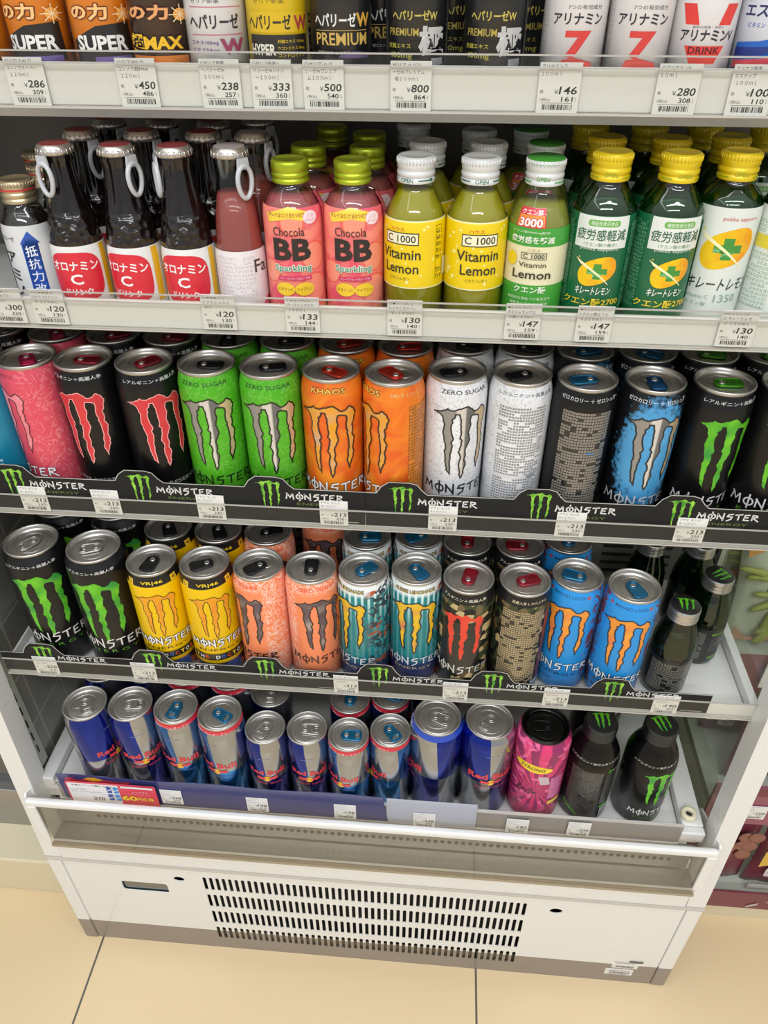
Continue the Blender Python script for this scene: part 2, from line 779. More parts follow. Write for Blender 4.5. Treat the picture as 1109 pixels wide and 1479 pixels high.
cpart(MB().box(-521, -509, 560, 788, 243.5, 1555, _sidewall()), 'side_liner', label='grey-green side liner with a pale grid')
up = MB()
up.box(-508.9, -504, 540, 579, 395, 1550, mat('pale_upright', 'a5aa9c', 0.35, coat=0.3, vary=0.06))
for k in range(44):
    z = 420 + k * 25.5
    up.box(-504.2, -503.7, 568, 570.6, z, z + 15, DARK)
    up.box(-504.2, -503.7, 549, 551.6, z + 8, z + 23, DARK) if k % 1 == 0 and k > 3 else None
cpart(up, 'slotted_upright', label='pale slotted shelf upright on the left')
cpart(MB().box(376, 380, 556, 788, 300, 1555, GLASSP), 'side_glass', label='clear glass side panel')
up = MB()
up.box(366, 372, 764, 786, 395, 1550, mat('pale_upright', 'a5aa9c'))
for k in range(44):
    up.box(365.4, 366.2, 773, 776, 420 + k * 25.5, 435 + k * 25.5, DARK)
cpart(up, 'slotted_upright')
# bottom deck
dk = MB()
dk.box(-484, 330, 549, 788, 374.5, 378, WHITE)
dk.box(-484, 330, 547, 549.5, 350, 378, WHITE)
cpart(dk, 'deck_tray')
for x0, x1 in ((-503.5, -485), (331, 358)):
    m = MB().box(x0, x1, 549, 788, 352, 392, WHITE)
    cpart(m, 'deck_side_rail', 2)
m = MB().lathe([(9.5, 0), (10, 5), (9, 8), (5, 8), (4.2, 6), (4.2, 0)], mat('ivory_roller', 'd8d0b4', 0.4), 28, 341, 562, 392.2)
m.lathe([(4.2, 3), (0.01, 3)], DARK, 16, 341, 562, 392.2)
cpart(m, 'roller_cap', label='round ivory plastic roller cap')
m = MB().box(327, 358, 538, 549, 372, 391, WHITE)
cpart(m, 'deck_front_corner', 2)
# air return grille and tray
m = MB().box(-496, 358, 548, 549, 292, 349, mat('return_grille_metal', '9d9c99', 0.3, 0.6))
for i in range(100):
    x = -470 + i * 8.2
    m.box(x, x + 5, 547.4, 548.2, 333, 343, DARK)
for i in range(84):
    x = -440 + i * 9.3
    m.add([(x + 3 * cos(2 * pi * k / 10), 547.5, 312 + 4 * sin(2 * pi * k / 10)) for k in range(10)], [tuple(range(10))], DARK)
cpart(m, 'return_air_grille', label='grey perforated air return strip below the lowest shelf')
m = MB().box(-497, 362, 523, 549, 286, 289, STEEL)
cpart(m, 'duct_tray')
# clear guard with white top bar
m = MB().box(-498, 361, 514, 517, 290, 384, ACRYL)
m.box(-498, 361, 512.8, 518.5, 286, 291, shell('acrylic_edge', 'cfc6b4', 0.1, 0.1, 1.5, 0.3, 'b8ab92'))
cpart(m, 'acrylic_guard', label='clear acrylic splash guard')
cpart(MB().box(-506, 367, 511, 520, 384, 395.5, WHITE), 'guard_bar', 3, label='white top bar of the guard')
for x0, x1 in ((-505, -493), (354, 366)):
    cpart(MB().box(x0, x1, 510, 513.5, 309, 386, WHITE), 'guard_bracket', 1)
for x0, x1 in ((-506.5, -504), (366.2, 368.5)):
    cpart(MB().prism_x([(516, 310), (516, 399), (520, 402), (583, 378), (588, 372), (586, 345), (545, 310)], x0, x1, WHITE), 'guard_arm', 0.5)
# rating stickers low on the right
m = MB()
m.box(300, 338, 519.3, 520, 47, 59, mat('sticker_white', 'd6d4cf', 0.5))
m.box(293, 334, 519.3, 520, 24, 42, mat('sticker_white', 'd6d4cf'))
st = cpart(m, 'rating_sticker', label='white rating sticker with a barcode')
F = Flat()
rnd = random.Random(5)
for x0, x1, z0, z1 in ((306, 332, 49.5, 55), (300, 330, 29, 34)):
    x = x0
    while x < x1:
        w = rnd.uniform(0.4, 1.3)
        F.rect(x, x + w, z0, z1, ink('2a2a2a'), 1)
        x += w + rnd.uniform(0.4, 1.0)
F.rect(298, 330, 37, 38, ink('55524e'), 1)
F.rect(298, 326, 26, 27, ink('55524e'), 1)
F.rect(323, 343, 67, 72, ink('3a3a3a'), 1)
F.ell(333, 69.5, 3, 2, ink('d6d4cf'), 12)
for k in range(4):
    F.rect(303, 336, 61.5 + k * 1.2, 62 + k * 1.2, ink('8a867f'), 1)
obj('sticker_print', F.mesh('sticker_print', lambda a, b, d: (a, 519.2 - d - 520, b), cut=False), case)


# ---------------------------------------------------------------- shelves
def shelf(label, zs, yf, x0=-490, x1=371, rb=None, rt=None, clear=None, hooks=False, line=True):
    t = thing('shelf', label, 'shelf', ((x0 + x1) / 2, yf, zs), 0, 'shelves of the drinks case')

    def P(mb, name, bev=0.0, lab=None):
        mb.v = [(x - (x0 + x1) / 2, y - yf, z - zs) for x, y, z in mb.v]
        o = mb.build(name, t, None, 0, bev)
        if lab:
            o['label'] = lab
        return o
    P(MB().box(x0 + 3, x1 - 12, yf + 5, 784, zs - 2.5, zs, WHITE), 'shelf_board')
    P(MB().box(x0 + 3, x1 - 12, 650, 665, zs - 22, zs - 2.6, WHITE), 'cross_beam')
    P(MB().box(x0, x1, yf, yf + 4, rb, rt, WHITE2), 'price_rail', 1)
    c = MB().box(x0, clear or x1, yf - 4.6, yf - 3.8, rb, rt + 7.5, COVER)
    c.box(x0, clear or x1, yf - 5, yf - 3.6, rt + 6.8, rt + 7.8, mat('rail_cover_edge', 'a9a6a0', 0.3))
    if line:
        c.box(x0, clear or x1, yf - 5, yf - 3.6, rt - 0.5, rt + 0.3, mat('rail_cover_edge', 'a9a6a0', 0.3))
    c.box(x0, clear or x1, yf - 5, yf + 2, rb - 1.2, rb, mat('rail_bottom_edge', 'b8b4ac', 0.3))
    P(c, 'clear_rail_cover')
    for a, b in ((x0 + 0.5, x0 + 3), (x1 - 11, x1 - 1)):
        P(MB().box(a, b, yf + 4.2, 784, zs - 14, zs + 14, WHITE), 'side_lip', 1)
    if hooks:
        for sx, xe in ((1, x0), (-1, x1)):
            m = MB()
            a, b = sorted((xe + sx * 2, xe + sx * 34))
            m.box(a, b, yf + 3, yf + 30, rb - 10, rb - 1.5, WHITE2)
            a, b = sorted((xe + sx * 26, xe + sx * 52))
            m.box(a, b, yf + 5, yf + 30, rb - 16, rb - 8, WHITE2)
            P(m, 'shelf_hook', 2.5)
    return t


shelf('topmost shelf in view, white price rail under the small tonic bottles', 1188, 590, rb=1184, rt=1211, x1=371)
shelf('second shelf down, white price rail under the glass vitamin drink bottles', 1019, 581, rb=1019.5, rt=1043)
shelf('third shelf down, rail faced with black strips under a full row of tall cans', 811, 590, rb=811.5, rt=826.5, line=False)
shelf('fourth shelf down, shorter contents and hooked white rail ends below it', 591, 565, rb=589, rt=606.5, clear=374.5, hooks=True, line=False)

# lowest price rail on the deck
lr = MB()
lr.box(-470, 327, 536, 538.5, 373, 409, shell('frosted_rail', 'c9c6c2', 0.02, 0.2, 1.35, 0.45, 'b9b4ae'))
lr.box(-470, 327, 534.4, 539, 371.5, 373.2, mat('rail_bottom_edge', 'b8b4ac'))
lr.box(-470, 327, 535.2, 539, 408.6, 410, mat('rail_bottom_edge', 'b8b4ac'))
o = lr.build('price_rail', None)
o.location = (0, 0, 0)
tag(o, 'frosted plastic price rail standing along the front of the lowest deck', 'price rail')

# ---------------------------------------------------------------- can artwork
CLAW = [(-28.2, 27.8), (-20.4, 25.9), (-16.9, 24.4), (-14.3, 22.2), (-12.7, 23.6), (-8.4, 23.9), (-4.4, 22.1), (0, 21.0), (3.7, 20.0), (7.3, 22.3), (10.0, 25.2), (12.4, 26.2), (15.4, 25.3), (18.1, 22.8), (20.3, 22.4), (24.3, 25.5), (26.4, 30.0), (24.7, 34.7), (23.9, 39.8), (22.2, 42.9), (23.0, 47.1), (21.9, 51.6), (24.6, 57.2), (23.5, 62.9), (22.4, 67.0), (23.4, 72.0), (22.6, 77.4), (20.7, 81.3), (18.1, 89.7), (17.1, 85.3), (15.6, 80.7), (16.9, 75.3), (16.5, 71.8), (17.9, 66.5), (17.7, 58.5), (16.6, 51.5), (17.0, 47.8), (15.6, 41.4), (16.3, 37.2), (16.2, 32.4), (12.7, 30.8), (8.7, 30.4), (7.6, 33.4), (8.4, 38.9), (7.5, 43.1), (6.5, 48.5), (8.4, 55.3), (6.8, 59.6), (4.9, 64.0), (5.0, 70.8), (4.0, 77.6), (5.7, 83.0), (4.0, 88.1), (4.1, 91.7), (1.2, 98.2), (-0.4, 94.1), (-1.0, 85.9), (-1.2, 77.7), (-0.3, 73.1), (-2.6, 68.1), (-1.2, 62.9), (0.2, 56.1), (-1.9, 53.4), (-0.8, 48.4), (-1.6, 43.0), (-1.8, 36.5), (-2.8, 31.2), (-3.4, 28.1), (-6.6, 28.1), (-7.1, 31.4), (-9.5, 33.5), (-8.8, 36.5), (-10.1, 40.6), (-9.7, 45.4), (-7.3, 53.1), (-9.3, 57.5), (-8.0, 62.8), (-9.2, 68.7), (-9.2, 74.5), (-9.9, 80.4), (-9.2, 93.7), (-11.8, 90.3), (-13.8, 83.9), (-14.5, 77.2), (-15.7, 67.3), (-14.8, 63.6), (-16.7, 54.2), (-18.1, 47.0), (-16.8, 38.8), (-19.1, 31.6), (-21.5, 29.3)]

GL = {
    'M': (0.92, [[(0.0, 0.02), (0.16, 0.9), (0.04, 1.02)], [(0.16, 0.92), (0.44, 0.3), (0.7, 0.98)], [(0.7, 0.95), (0.8, -0.05)]]),
    'O': (0.8, [[(0.38, 1.28), (0.38, -0.3)], [(0.38 + 0.34 * cos(2 * pi * i / 12), 0.46 + 0.4 * sin(2 * pi * i / 12)) for i in range(13)]]),
    'N': (0.74, [[(0.02, 0.0), (0.02, 0.95)], [(-0.06, 1.0), (0.56, 0.02)], [(0.58, -0.2), (0.58, 1.1)]]),
    'S': (0.72, [[(0.66, 0.98), (0.2, 0.86), (0.1, 0.56), (0.56, 0.5), (0.5, 0.12), (0.08, -0.22)]]),
    'T': (0.72, [[(-0.02, 0.84), (0.72, 0.98)], [(0.36, 0.92), (0.34, 0.0)]]),
    'E': (0.66, [[(0.58, 0.94), (0.1, 0.86), (0.06, 0.06), (0.6, 0.02)], [(0.08, 0.48), (0.46, 0.5)]]),
    'R': (0.76, [[(0.06, 0.0), (0.08, 0.92), (0.5, 0.84), (0.52, 0.62), (0.12, 0.48), (0.72, -0.12)]]),
}


def wordmark(F, cx, cz, w, h, m, th=0.15, outline=None, ow=1.0):
    tot = sum(GL[c][0] for c in 'MONSTER') + 6 * 0.12
    L, x = [], 0.0
    kx = w / tot
    for c in 'MONSTER':
        wd, ls = GL[c]
        for l in ls:
            L.append([(cx - w / 2 + (x + a) * kx, cz - h / 2 + b * h) for a, b in l])
        x += wd + 0.12
    if outline:
        F.stroke(L, th * h + 2 * ow, outline)
    F.stroke(L, th * h, m)


def claw_pts(cx, ztop, sx, sz):
    return [(cx + a * sx, ztop - (b - 20) * sz) for a, b in CLAW]


def _jag():
    r = random.Random(11)
    out = []
    n = len(CLAW)
    for i in range(n):
        a, b = CLAW[i], CLAW[(i + 1) % n]
        out.append(a)
        L = math.hypot(b[0] - a[0], b[1] - a[1])
        if L > 3.2:
            k = 2 if L > 6 else 1
            for q in range(1, k + 1):
                t = q / (k + 1)
                e = r.uniform(-.55, .55)
                out.append((a[0] + (b[0] - a[0]) * t + (b[1] - a[1]) / L * e, a[1] + (b[1] - a[1]) * t - (b[0] - a[0]) / L * e))
    return out


def _inset(P, d):
    n, out = len(P), []
    ar = sum(P[i][0] * P[(i + 1) % n][1] - P[(i + 1) % n][0] * P[i][1] for i in range(n))
    sg = 1 if ar > 0 else -1
    for i in range(n):
        a, b, c = Vector(P[i - 1]), Vector(P[i]), Vector(P[(i + 1) % n])
        u, w = (b - a).normalized(), (c - b).normalized()
        m = Vector((-u.y, u.x)) + Vector((-w.y, w.x))
        if m.length < .5:
            out.append(P[i])
            continue
        q = b + m.normalized() * d * sg
        out.append((q.x, q.y))
    return out


CLAW = _jag()
THIN = _inset(CLAW, 1.0)
CLAW = _inset(CLAW, 0.35)


def claw(F, cx, ztop, sx, sz, fill, outline=None, ow=1.1):
    P = claw_pts(cx, ztop, sx, sz)
    F.poly(P, fill)
    if outline:
        F.stroke([P], ow, outline, closed=True)


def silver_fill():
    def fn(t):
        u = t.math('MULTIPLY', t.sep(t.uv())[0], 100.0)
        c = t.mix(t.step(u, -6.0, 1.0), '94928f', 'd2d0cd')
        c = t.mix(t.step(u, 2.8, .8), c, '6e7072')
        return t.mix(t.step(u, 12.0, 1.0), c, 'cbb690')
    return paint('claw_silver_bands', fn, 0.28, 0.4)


def claw_fill(name, a, b, c=None, metal=0.0, sc=1.0):
    """claw colour that shifts along and across the claw (printed gradient)"""
    def fn(t):
        s = t.sep(t.uv())
        f = t.noise(7.0 * sc, 1.0, t.uv(), 0.3)
        g = t.step(f, 0.5, 0.22)
        col = t.mix(g, a, b)
        if c:
            g2 = t.step(t.noise(4.0 * sc, 0.0, t.uv()), 0.58, 0.1)
            col = t.mix(g2, col, c)
        return col
    return paint(name, fn, 0.3, metal)


# can shapes (radius, height) in mm
def can_prof(R, H, rim):
    return [(0.01, 7), (R * 0.6, 5), (R * 0.74, 0.8), (R * 0.8, 0), (R * 0.86, 1.2), (R, 9), (R, H - 19), (R - 0.35, H - 15.5), (R - 1.5, H - 10),
            (rim - 1.0, H - 5.4), (rim - 1.25, H - 4.0)]


SIZES = {'355': (28.65, 157, 26.75), '500': (33, 168, 28.6), '250': (26.5, 135, 25.0), '473': (33, 158, 28.6)}
LIDS = {}


def lid_mesh(size, m):
    k = (size, m.name)
    if k in LIDS:
        return LIDS[k]
    R, H, r = SIZES[size]
    b = MB()
    b.lathe([(r - 1.25, H - 4.2), (r - 0.2, H - 2.6), (r, H - 1.2), (r - 0.5, H - 0.2), (r - 1.1, H), (r - 1.9, H - 0.5), (r - 2.5, H - 3.4), (r - 3.6, H - 6.6),
             (r - 4.6, H - 6.8), (r - 5.3, H - 5.4), (r - 7.5, H - 5.0), (0.01, H - 5.0)], m, 56)
    # pressed ring and pour opening bead
    for a, bb, cx, cy, zz, w in ((15.5, 17.5, 0, 0, H - 4.9, 0.45), (9, 7.4, 0, 9.5, H - 4.85, 0.4)):
        b.tube([(cx + a * cos(2 * pi * i / 28), cy + bb * sin(2 * pi * i / 28), zz) for i in range(28)], w, m, 6, closed=True)
    LIDS[k] = b.mesh('lid')
    return LIDS[k]


TABS = {}


def tab_mesh(size, style, m):
    k = (size, style, m.name)
    if k in TABS:
        return TABS[k]
    R, H, r = SIZES[size]
    z = H - 3.9
    b = MB()
    out = []
    for i in range(9):
        a = pi * i / 8
        out.append((7.0 * cos(a), 4 + 5.5 * sin(a)))
    out += [(-7.6, -6), (-7.9, -12)]
    out += [(-6.6, -15.2), (-4, -16.2), (4, -16.2), (6.6, -15.2), (7.9, -12), (7.6, -6)]
    hole = rrect(8.5, 5.2, 1.6, 0, -10.8)
    loops = [out, hole] if style == 'open' else [out]
    b.plate(loops, z, z + 0.9, m)
    b.tube([(x * 0.93, (y + 3) * 0.94 - 3, z + 1.0) for x, y in out], 0.55, m, 6, closed=True)
    if style == 'open':
        b.tube([(x, y, z + 1.0) for x, y in rrect(9.6, 6.2, 2, 0, -10.8)], 0.5, m, 6, closed=True)
    else:
        for q in (-13, -10.5, -8):
            b.box(-4.5, 4.5, q, q + 1.0, z + 0.9, z + 1.2, m)
    b.tube([(4.6 * cos(2 * pi * i / 20), 2.5 + 4.2 * sin(2 * pi * i / 20), z + 1.0) for i in range(20)], 0.45, m, 6, closed=True)
    b.lathe([(2.8, 0.9), (2.6, 1.7), (1.6, 1.9), (1.2, 1.5), (0.01, 1.5)], ALU if m.name != 'black_lid' else m, 16, 0, 2.5, z)
    b.lathe([(2.8, 0.9), (2.8, -1.2)], m, 16, 0, 2.5, z)
    TABS[k] = b.mesh('tab')
    return TABS[k]


def tabm(c):
    if c == 'silver':
        return ALU
    return mat('tab_' + c, {'red': 'a02436', 'pink': 'b82a5e', 'black': '26282a', 'orange': 'cf3a26', 'blue': '2278a4', 'navy': '1f5c8c', 'green': '4fa81e'}[c], 0.25, 0.75, coat=0.4)


def K(s):
    return ink(s)


BLK, WHT = '141516', 'e6e6e6'


# printed body finishes -------------------------------------------------
def f_pink(t):
    a, z, s = angz(t)
    n = t.noise(55, 3.0, t.obj(), 2.2)
    l = t.math('LESS_THAN', t.math('ABSOLUTE', t.math('SUBTRACT', n, 0.5)), 0.018)
    return t.mix(t.math('MULTIPLY', l, t.math('MULTIPLY', t.step(t.math('ABSOLUTE', a), 0.75, 0.15), 0.5)), 'd94f63', 'ef9a9c')


def f_black(t):
    return t.mix(t.noise(6, 2.0, t.obj()), '0c0c0e', '131416')


def f_redband(t):
    a, z, s = angz(t)
    return t.mix(t.step(t.math('ADD', z, t.math('MULTIPLY', t.noise(30, 2.0, t.obj()), 12.0)), 26.0, 0.5), 'b5333b', '0e0e10')


def f_green(t):
    n = t.noise(60, 3.0, t.obj(), 2.0)
    l = t.math('LESS_THAN', t.math('ABSOLUTE', t.math('SUBTRACT', n, 0.5)), 0.02)
    return t.mix(t.math('MULTIPLY', l, 0.45), '4fae20', '86c860')


def f_orange(t):
    n = t.noise(24, 3.0, t.obj(), 1.6)
    return t.mix(t.step(n, 0.52, 0.12), 'e0601f', 'ea8a24')


def f_white(t):
    n = t.noise(60, 3.0, t.obj(), 2.6)
    l = t.math('LESS_THAN', t.math('ABSOLUTE', t.math('SUBTRACT', n, 0.5)), 0.016)
    return t.mix(t.math('MULTIPLY', l, 0.5), 'e4e6ea', '94969c')


def f_blue(t):
    a, z, s = angz(t)
    d = t.math('ADD', t.math('POWER', t.math('ABSOLUTE', t.math('DIVIDE', a, 1.2)), 2.0), t.math('POWER', t.math('ABSOLUTE', t.math('DIVIDE', t.math('SUBTRACT', z, 92.0), 60.0)), 2.0))
    d = t.math('ADD', d, t.math('MULTIPLY', t.math('SUBTRACT', t.noise(220, 5.0, t.obj()), 0.5), 1.5))
    g = t.step(d, 0.85, 0.22)
    c = t.mix(t.step(t.noise(30, 3.0, t.obj()), 0.5, 0.2), '3f92cc', '5aa5d6')
    return t.mix(g, c, '15171b')


def f_yellow(t):
    a, z, s = angz(t)
    c = t.mix(t.step(z, 141, 0.4), 'e8be00', '1b1b1b')
    sw = t.noise(16, 1.0, t.obj(), 1.5)
    low = t.mix(t.step(sw, 0.5, 0.01), '232323', 'd0671c')
    low = t.mix(t.step(t.noise(13, 1.0, t.obj()), 0.56, 0.01), low, '2c4fa0')
    return t.mix(t.step(z, 27, 0.4), low, c)


def f_peach(t):
    a, z, s = angz(t)
    n = t.noise(90, 3.0, t.obj(), 2.5)
    l = t.math('LESS_THAN', t.math('ABSOLUTE', t.math('SUBTRACT', n, 0.5)), 0.05)
    side = t.math('MAXIMUM', t.step(t.math('ABSOLUTE', a), 0.95, 0.1), t.step(z, 142, 4))
    return t.mix(t.math('MULTIPLY', l, side), 'ee8a5e', 'f0c4b4')


def f_aqua(t):
    a, z, s = angz(t)
    ray = t.math('SINE', t.math('MULTIPLY', a, 26.0))
    top = t.step(z, 120, 22)
    c = t.mix(t.math('MULTIPLY', t.step(ray, 0.35, 0.3), t.math('ADD', top, 0.12)), '1c7f86', 'bfe0e0')
    c = t.mix(t.step(z, 141, 2.5), c, 'dfe6e6')
    c = t.mix(t.step(z, 42, 8), '26356e', c)
    blob = t.math('MULTIPLY', t.step(t.noise(85, 4.0, t.obj(), 1.5), 0.53, 0.02), t.step(t.math('ABSOLUTE', a), 0.98, 0.2))
    c = t.mix(blob, c, '2a3c46')
    b2 = t.math('MULTIPLY', t.step(t.noise(70, 4.0, t.obj(), 1.0), 0.6, 0.02), t.step(t.math('ABSOLUTE', a), 1.0, 0.15))
    return t.mix(b2, c, 'a8502e')


def f_camo(t):
    v = t.n('ShaderNodeTexVoronoi')
    v.inputs['Scale'].default_value = 120
    t.l(t.obj(), v.inputs['Vector'])
    s = t.sep(v.outputs['Color'])
    a, z, q = angz(t)
    c = t.mix(t.math('GREATER_THAN', s[0], 0.45), '17191a', '38432a')
    c = t.mix(t.math('GREATER_THAN', s[0], 0.72), c, '6a5b3e')
    c = t.mix(t.math('GREATER_THAN', s[0], 0.88), c, 'b9a274')
    c = t.mix(t.step(t.math('ADD', z, t.math('MULTIPLY', s[1], 9.0)), 16, 1), 'a02a24', c)
    return t.mix(t.step(z, 141, 0.6), c, '191a1b')


def f_mango(t):
    a, z, s = angz(t)
    side = t.step(t.math('ABSOLUTE', a), 1.02, 0.08)
    b = t.step(t.noise(95, 4.0, t.obj(), 1.2), 0.5, 0.02)
    return t.mix(t.math('MULTIPLY', side, b), '2690dc', '6e3a44')


def f_tealcan(t):
    a, z, s = angz(t)
    return t.mix(t.noise(20, 2, t.obj()), '1a6f92', '1d93b6')


def f_pinksup(t):
    a, z, s = angz(t)
    n = t.math('FRACT', t.math('ADD', t.math('MULTIPLY', t.math('ARCTAN2', t.math('SUBTRACT', z, 70.0), t.math('MULTIPLY', a, 30.0)), 3.2), t.noise(20, 2, t.obj())))
    c = t.mix(t.step(n, 0.5, 0.05), 'd23a70', '8c2a5e')
    c = t.mix(t.step(t.noise(40, 3, t.obj(), 1.5), 0.6, 0.03), c, 'e86a9a')
    return t.mix(t.step(z, 26, 12), 'cf3a66', c)


def f_rb(top, low, H, flip=0.0):
    def fn(t):
        a, z, s = angz(t)
        q = t.math('ADD', t.math('ADD', t.math('DIVIDE', a, pi / 2), flip + 8.0), t.math('MULTIPLY', t.math('SUBTRACT', z, H * 0.485), 0.0012))
        odd = t.math('GREATER_THAN', t.math('FRACT', t.math('MULTIPLY', q, 0.5)), 0.5)
        split = t.math('SUBTRACT', z, H * 0.485)
        up = t.math('GREATER_THAN', split, 0.0)
        x = t.math('ABSOLUTE', t.math('SUBTRACT', odd, up))
        lowc = t.mix(up, low, top)
        return t.mix(x, lowc, 'a4a8b0')
    return fn


M_RB = {}


def rb_mat(name, top, low, H):
    return paint(name, f_rb(top, low, H), 0.14, 0.95, 0.1)


def art(kind, size):
    """front lettering and marks of each design"""
    R, H, rim = SIZES[size]
    F = Flat()
    k = R / 28.65
    zt = H - 24 if size != '500' else H - 26
    tz = H - 10.6
    jp = 'L-アルギニン＋高麗人参＋カフェイン'
    if kind == 'pink':
        F.text('PIPELINE PUNCH', -2, tz, 3.4, K('8c3444'), 46)
        claw(F, 0, zt, .96, .98, claw_fill('claw_pink', 'e27884', 'e8909a'), K('3a1a22'), 1.0)
        wordmark(F, 1, 44, 72, 9.5, K(WHT), .16, K('3a1a22'), .5)
    elif kind in ('blackred', 'blackgreen', 'blackgreen500'):
        red = kind == 'blackred'
        F.text('L-アルギニン＋高麗人参', 0, tz + (.5 if not size == '500' else -3), 3.6, K('d0d0ce'), 58, bold=.12)
        if red:
            claw(F, 0, zt + 1, .98, 1.0, claw_fill('claw_red', 'c62f38', 'd23c42'), K('e59a98'), .9)
            F.text('SUPER RESERVE', 0, 36, 4, K('a2a0a0'), 58)
        else:
            claw(F, 0, zt, k * .98, k * 1.0, claw_fill('claw_green', '3f9a20', '6fc22a', '2f8f3a'))
            wordmark(F, 1, 44 * k, 73 * k, 10 * k, K('c9c9c6'), .15)
            F.text('E N E R G Y', 1, 33 * k, 4 * k, K('4f8a2a'), 56 * k)
    elif kind == 'green':
        F.text('ZERO SUGAR', 0, tz, 3.9, K('234a14'), 48, bold=.25)
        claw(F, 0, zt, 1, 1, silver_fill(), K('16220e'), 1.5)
        wordmark(F, 1, 43, 74, 10, K('1a3410'), .17)
    elif kind == 'orange':
        F.text('KHAOS', 0, tz, 4.6, K('e8c050'), 33, bold=.35, outline=K('7a3a14'), ow=.5)
        claw(F, 0, zt, 1, 1, claw_fill('claw_amber', 'd99a4a', 'e09a20', 'c8a484', .1), K('2c1a10'), 1.5)
        wordmark(F, 1, 43, 74, 10, K('e4e0dc'), .17, K('2c1a10'), .5)
    elif kind == 'white':
        F.text('ZERO SUGAR', 2, tz, 3.9, K('2a2b30'), 48, bold=.25)
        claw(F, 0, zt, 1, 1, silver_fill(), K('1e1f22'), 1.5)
        wordmark(F, 1, 43, 74, 10, K('26272b'), .17)
    elif kind in ('whitepanel', 'blackpanel', 'camopanel', 'orangepanel'):
        bg, fg = {'whitepanel': ('dcdddf', '3a3b40'), 'blackpanel': ('222224', '9d968a'), 'camopanel': ('24211c', 'c2ae84'), 'orangepanel': ('e08a24', '5e4018')}[kind]
        pm = fine_print('print_' + kind, bg, fg, 34, 40, .62)
        F.rect(-25 * k, 21 * k, 24, H - 22, pm)
        if kind == 'whitepanel':
            F.text('L-カルニチン＋高麗人参', 0, tz, 3.8, K('3a3c42'), 56)
            F.rect(-24, 20, 58, 62, K('d0d1d3'))
            F.rect(8, 18, 58.4, 61.6, K('8a8c90'))
            F.rect(-26, 24, 18, 25, K('5aa6cc'))
        elif kind == 'blackpanel':
            F.text('ゼロカロリー ＋ ゼロシュガー', 0, tz, 3.8, K('d8d8d8'), 60, bold=.12)
            F.rect(2, 10, 92, 93.5, K('2f7fb0'))
        else:
            F.text('高麗人参 L-カルニチン', 4, tz, 3.4, K('d8c8a0' if kind == 'camopanel' else 'e6c080'), 40)
        if kind == 'camopanel':
            for zz in (60, 46, 34):
                F.rect(-24, 20, zz, zz + .5, K('8e8066'))
            F.rect(24, 34, 22, H - 26, K('5e1a1c'))
            F.text('MONSTER ENERGY', 29, 110, 3, K('c84a3a'), 36, rot=pi / 2)
            F.rect(18, 34, 8, 24, K('9fb6cc'))
    elif kind == 'blue':
        F.text('ゼロカロリー ＋ ゼロシュガー', 0, tz, 4.0, K('dedede'), 64, bold=.15)
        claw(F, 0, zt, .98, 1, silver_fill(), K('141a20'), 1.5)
        wordmark(F, 1, 42, 74, 10, K('b2b6ba'), .14)
    elif kind == 'yellow':
        F.text('VR|46', 0, H - 11.4, 4.6, K('e8c400'), 25, bold=.4)
        for xx in (-26, 26):
            F.rect(xx - 4, xx + 4, H - 15.5, H - 8.5, K('e2b62c'))
            F.text('46' if xx > 0 else 'D', xx, H - 12, 4, K('4a2a10'), 4.5, bold=.3)
        claw(F, 0, H - 27, .86, .80, claw_fill('claw_gold', 'e2a21a', 'e08a22'), K('2a1d08'), .8)
        wordmark(F, 2, 61, 66, 9.5, K('dcdcd8'), .18, K('1c1c1c'), .8)
        F.text('ENERGY', 2, 49.5, 3.2, K('3a2c08'), 50)
        F.rect(-32, 36, 33, 43, K('23201c'))
        for i, (c, q) in enumerate(zip('THE DOCTOR', ('e8c020', 'dcdcdc', 'c8522a', 'dcdcdc', 'dcdcdc', '3c5cb0', 'c8522a', 'e8c020', 'dcdcdc', 'c8522a'))):
            if c != ' ':
                F.text(c, -27 + i * 6.2, 38, 5.6, K(q), 4.6, bold=.6)
    elif kind == 'peach':
        F.text('ZERO SUGAR', 0, tz, 4.2, K('dc4a30'), 48, bold=.35)
        claw(F, 0, zt, 1, 1, claw_fill('claw_plum', '6e6068', '5c4a52', 'a89a98', .3), K('2a1a1a'), 1.5)
        wordmark(F, 1, 43, 74, 10, K('4a2a24'), .17, K('2a1a1a'), .1)
    elif kind == 'aqua':
        F.text('AUSSIE LEMONADE', 0, tz, 3.9, K('b9a45a'), 48, bold=.3, outline=K('2a3a44'), ow=.35)
        claw(F, 0, zt, 1, 1, claw_fill('claw_lemon', 'dcae1e', 'd8b428', 'c87c4e'), K('162830'), 1.5)
        wordmark(F, 1, 43, 72, 10, K('c8ccd2'), .15)
        F.text('ENERGY', 1, 31.5, 4, K('a89a78'), 44, bold=.2)
    elif kind == 'camo':
        F.text('アルギニン＋高麗人参', 0, tz, 3.6, K('cfc9b4'), 52, bold=.12)
        F.poly([(-25, 112), (24, 118), (22, 50), (-3, 30), (-24, 48)], K('17181a'))
        claw(F, 0, zt - 5, .9, .9, claw_fill('claw_scarlet', 'd23a2a', 'dc4630'))
        wordmark(F, 1, 43, 72, 10, K('c4c4bc'), .15, K('141414'), .6)
        for x, z in ((-10, 136), (-3, 129), (12, 34), (-30, 60), (30, 40), (26, 90), (-28, 95)):
            F.poly([(x - 5, z - 2), (x + 4, z - 4), (x + 5, z + 3), (x - 1, z + 4)], K('b9a274'))
    elif kind == 'mango':
        F.text('MANGO LOCO', 0, tz, 3.6, K('183c66'), 36, bold=.12)
        for xx in (-23, 22):
            F.ell(xx, tz, 2.1, 2.1, K('a04a5a'))
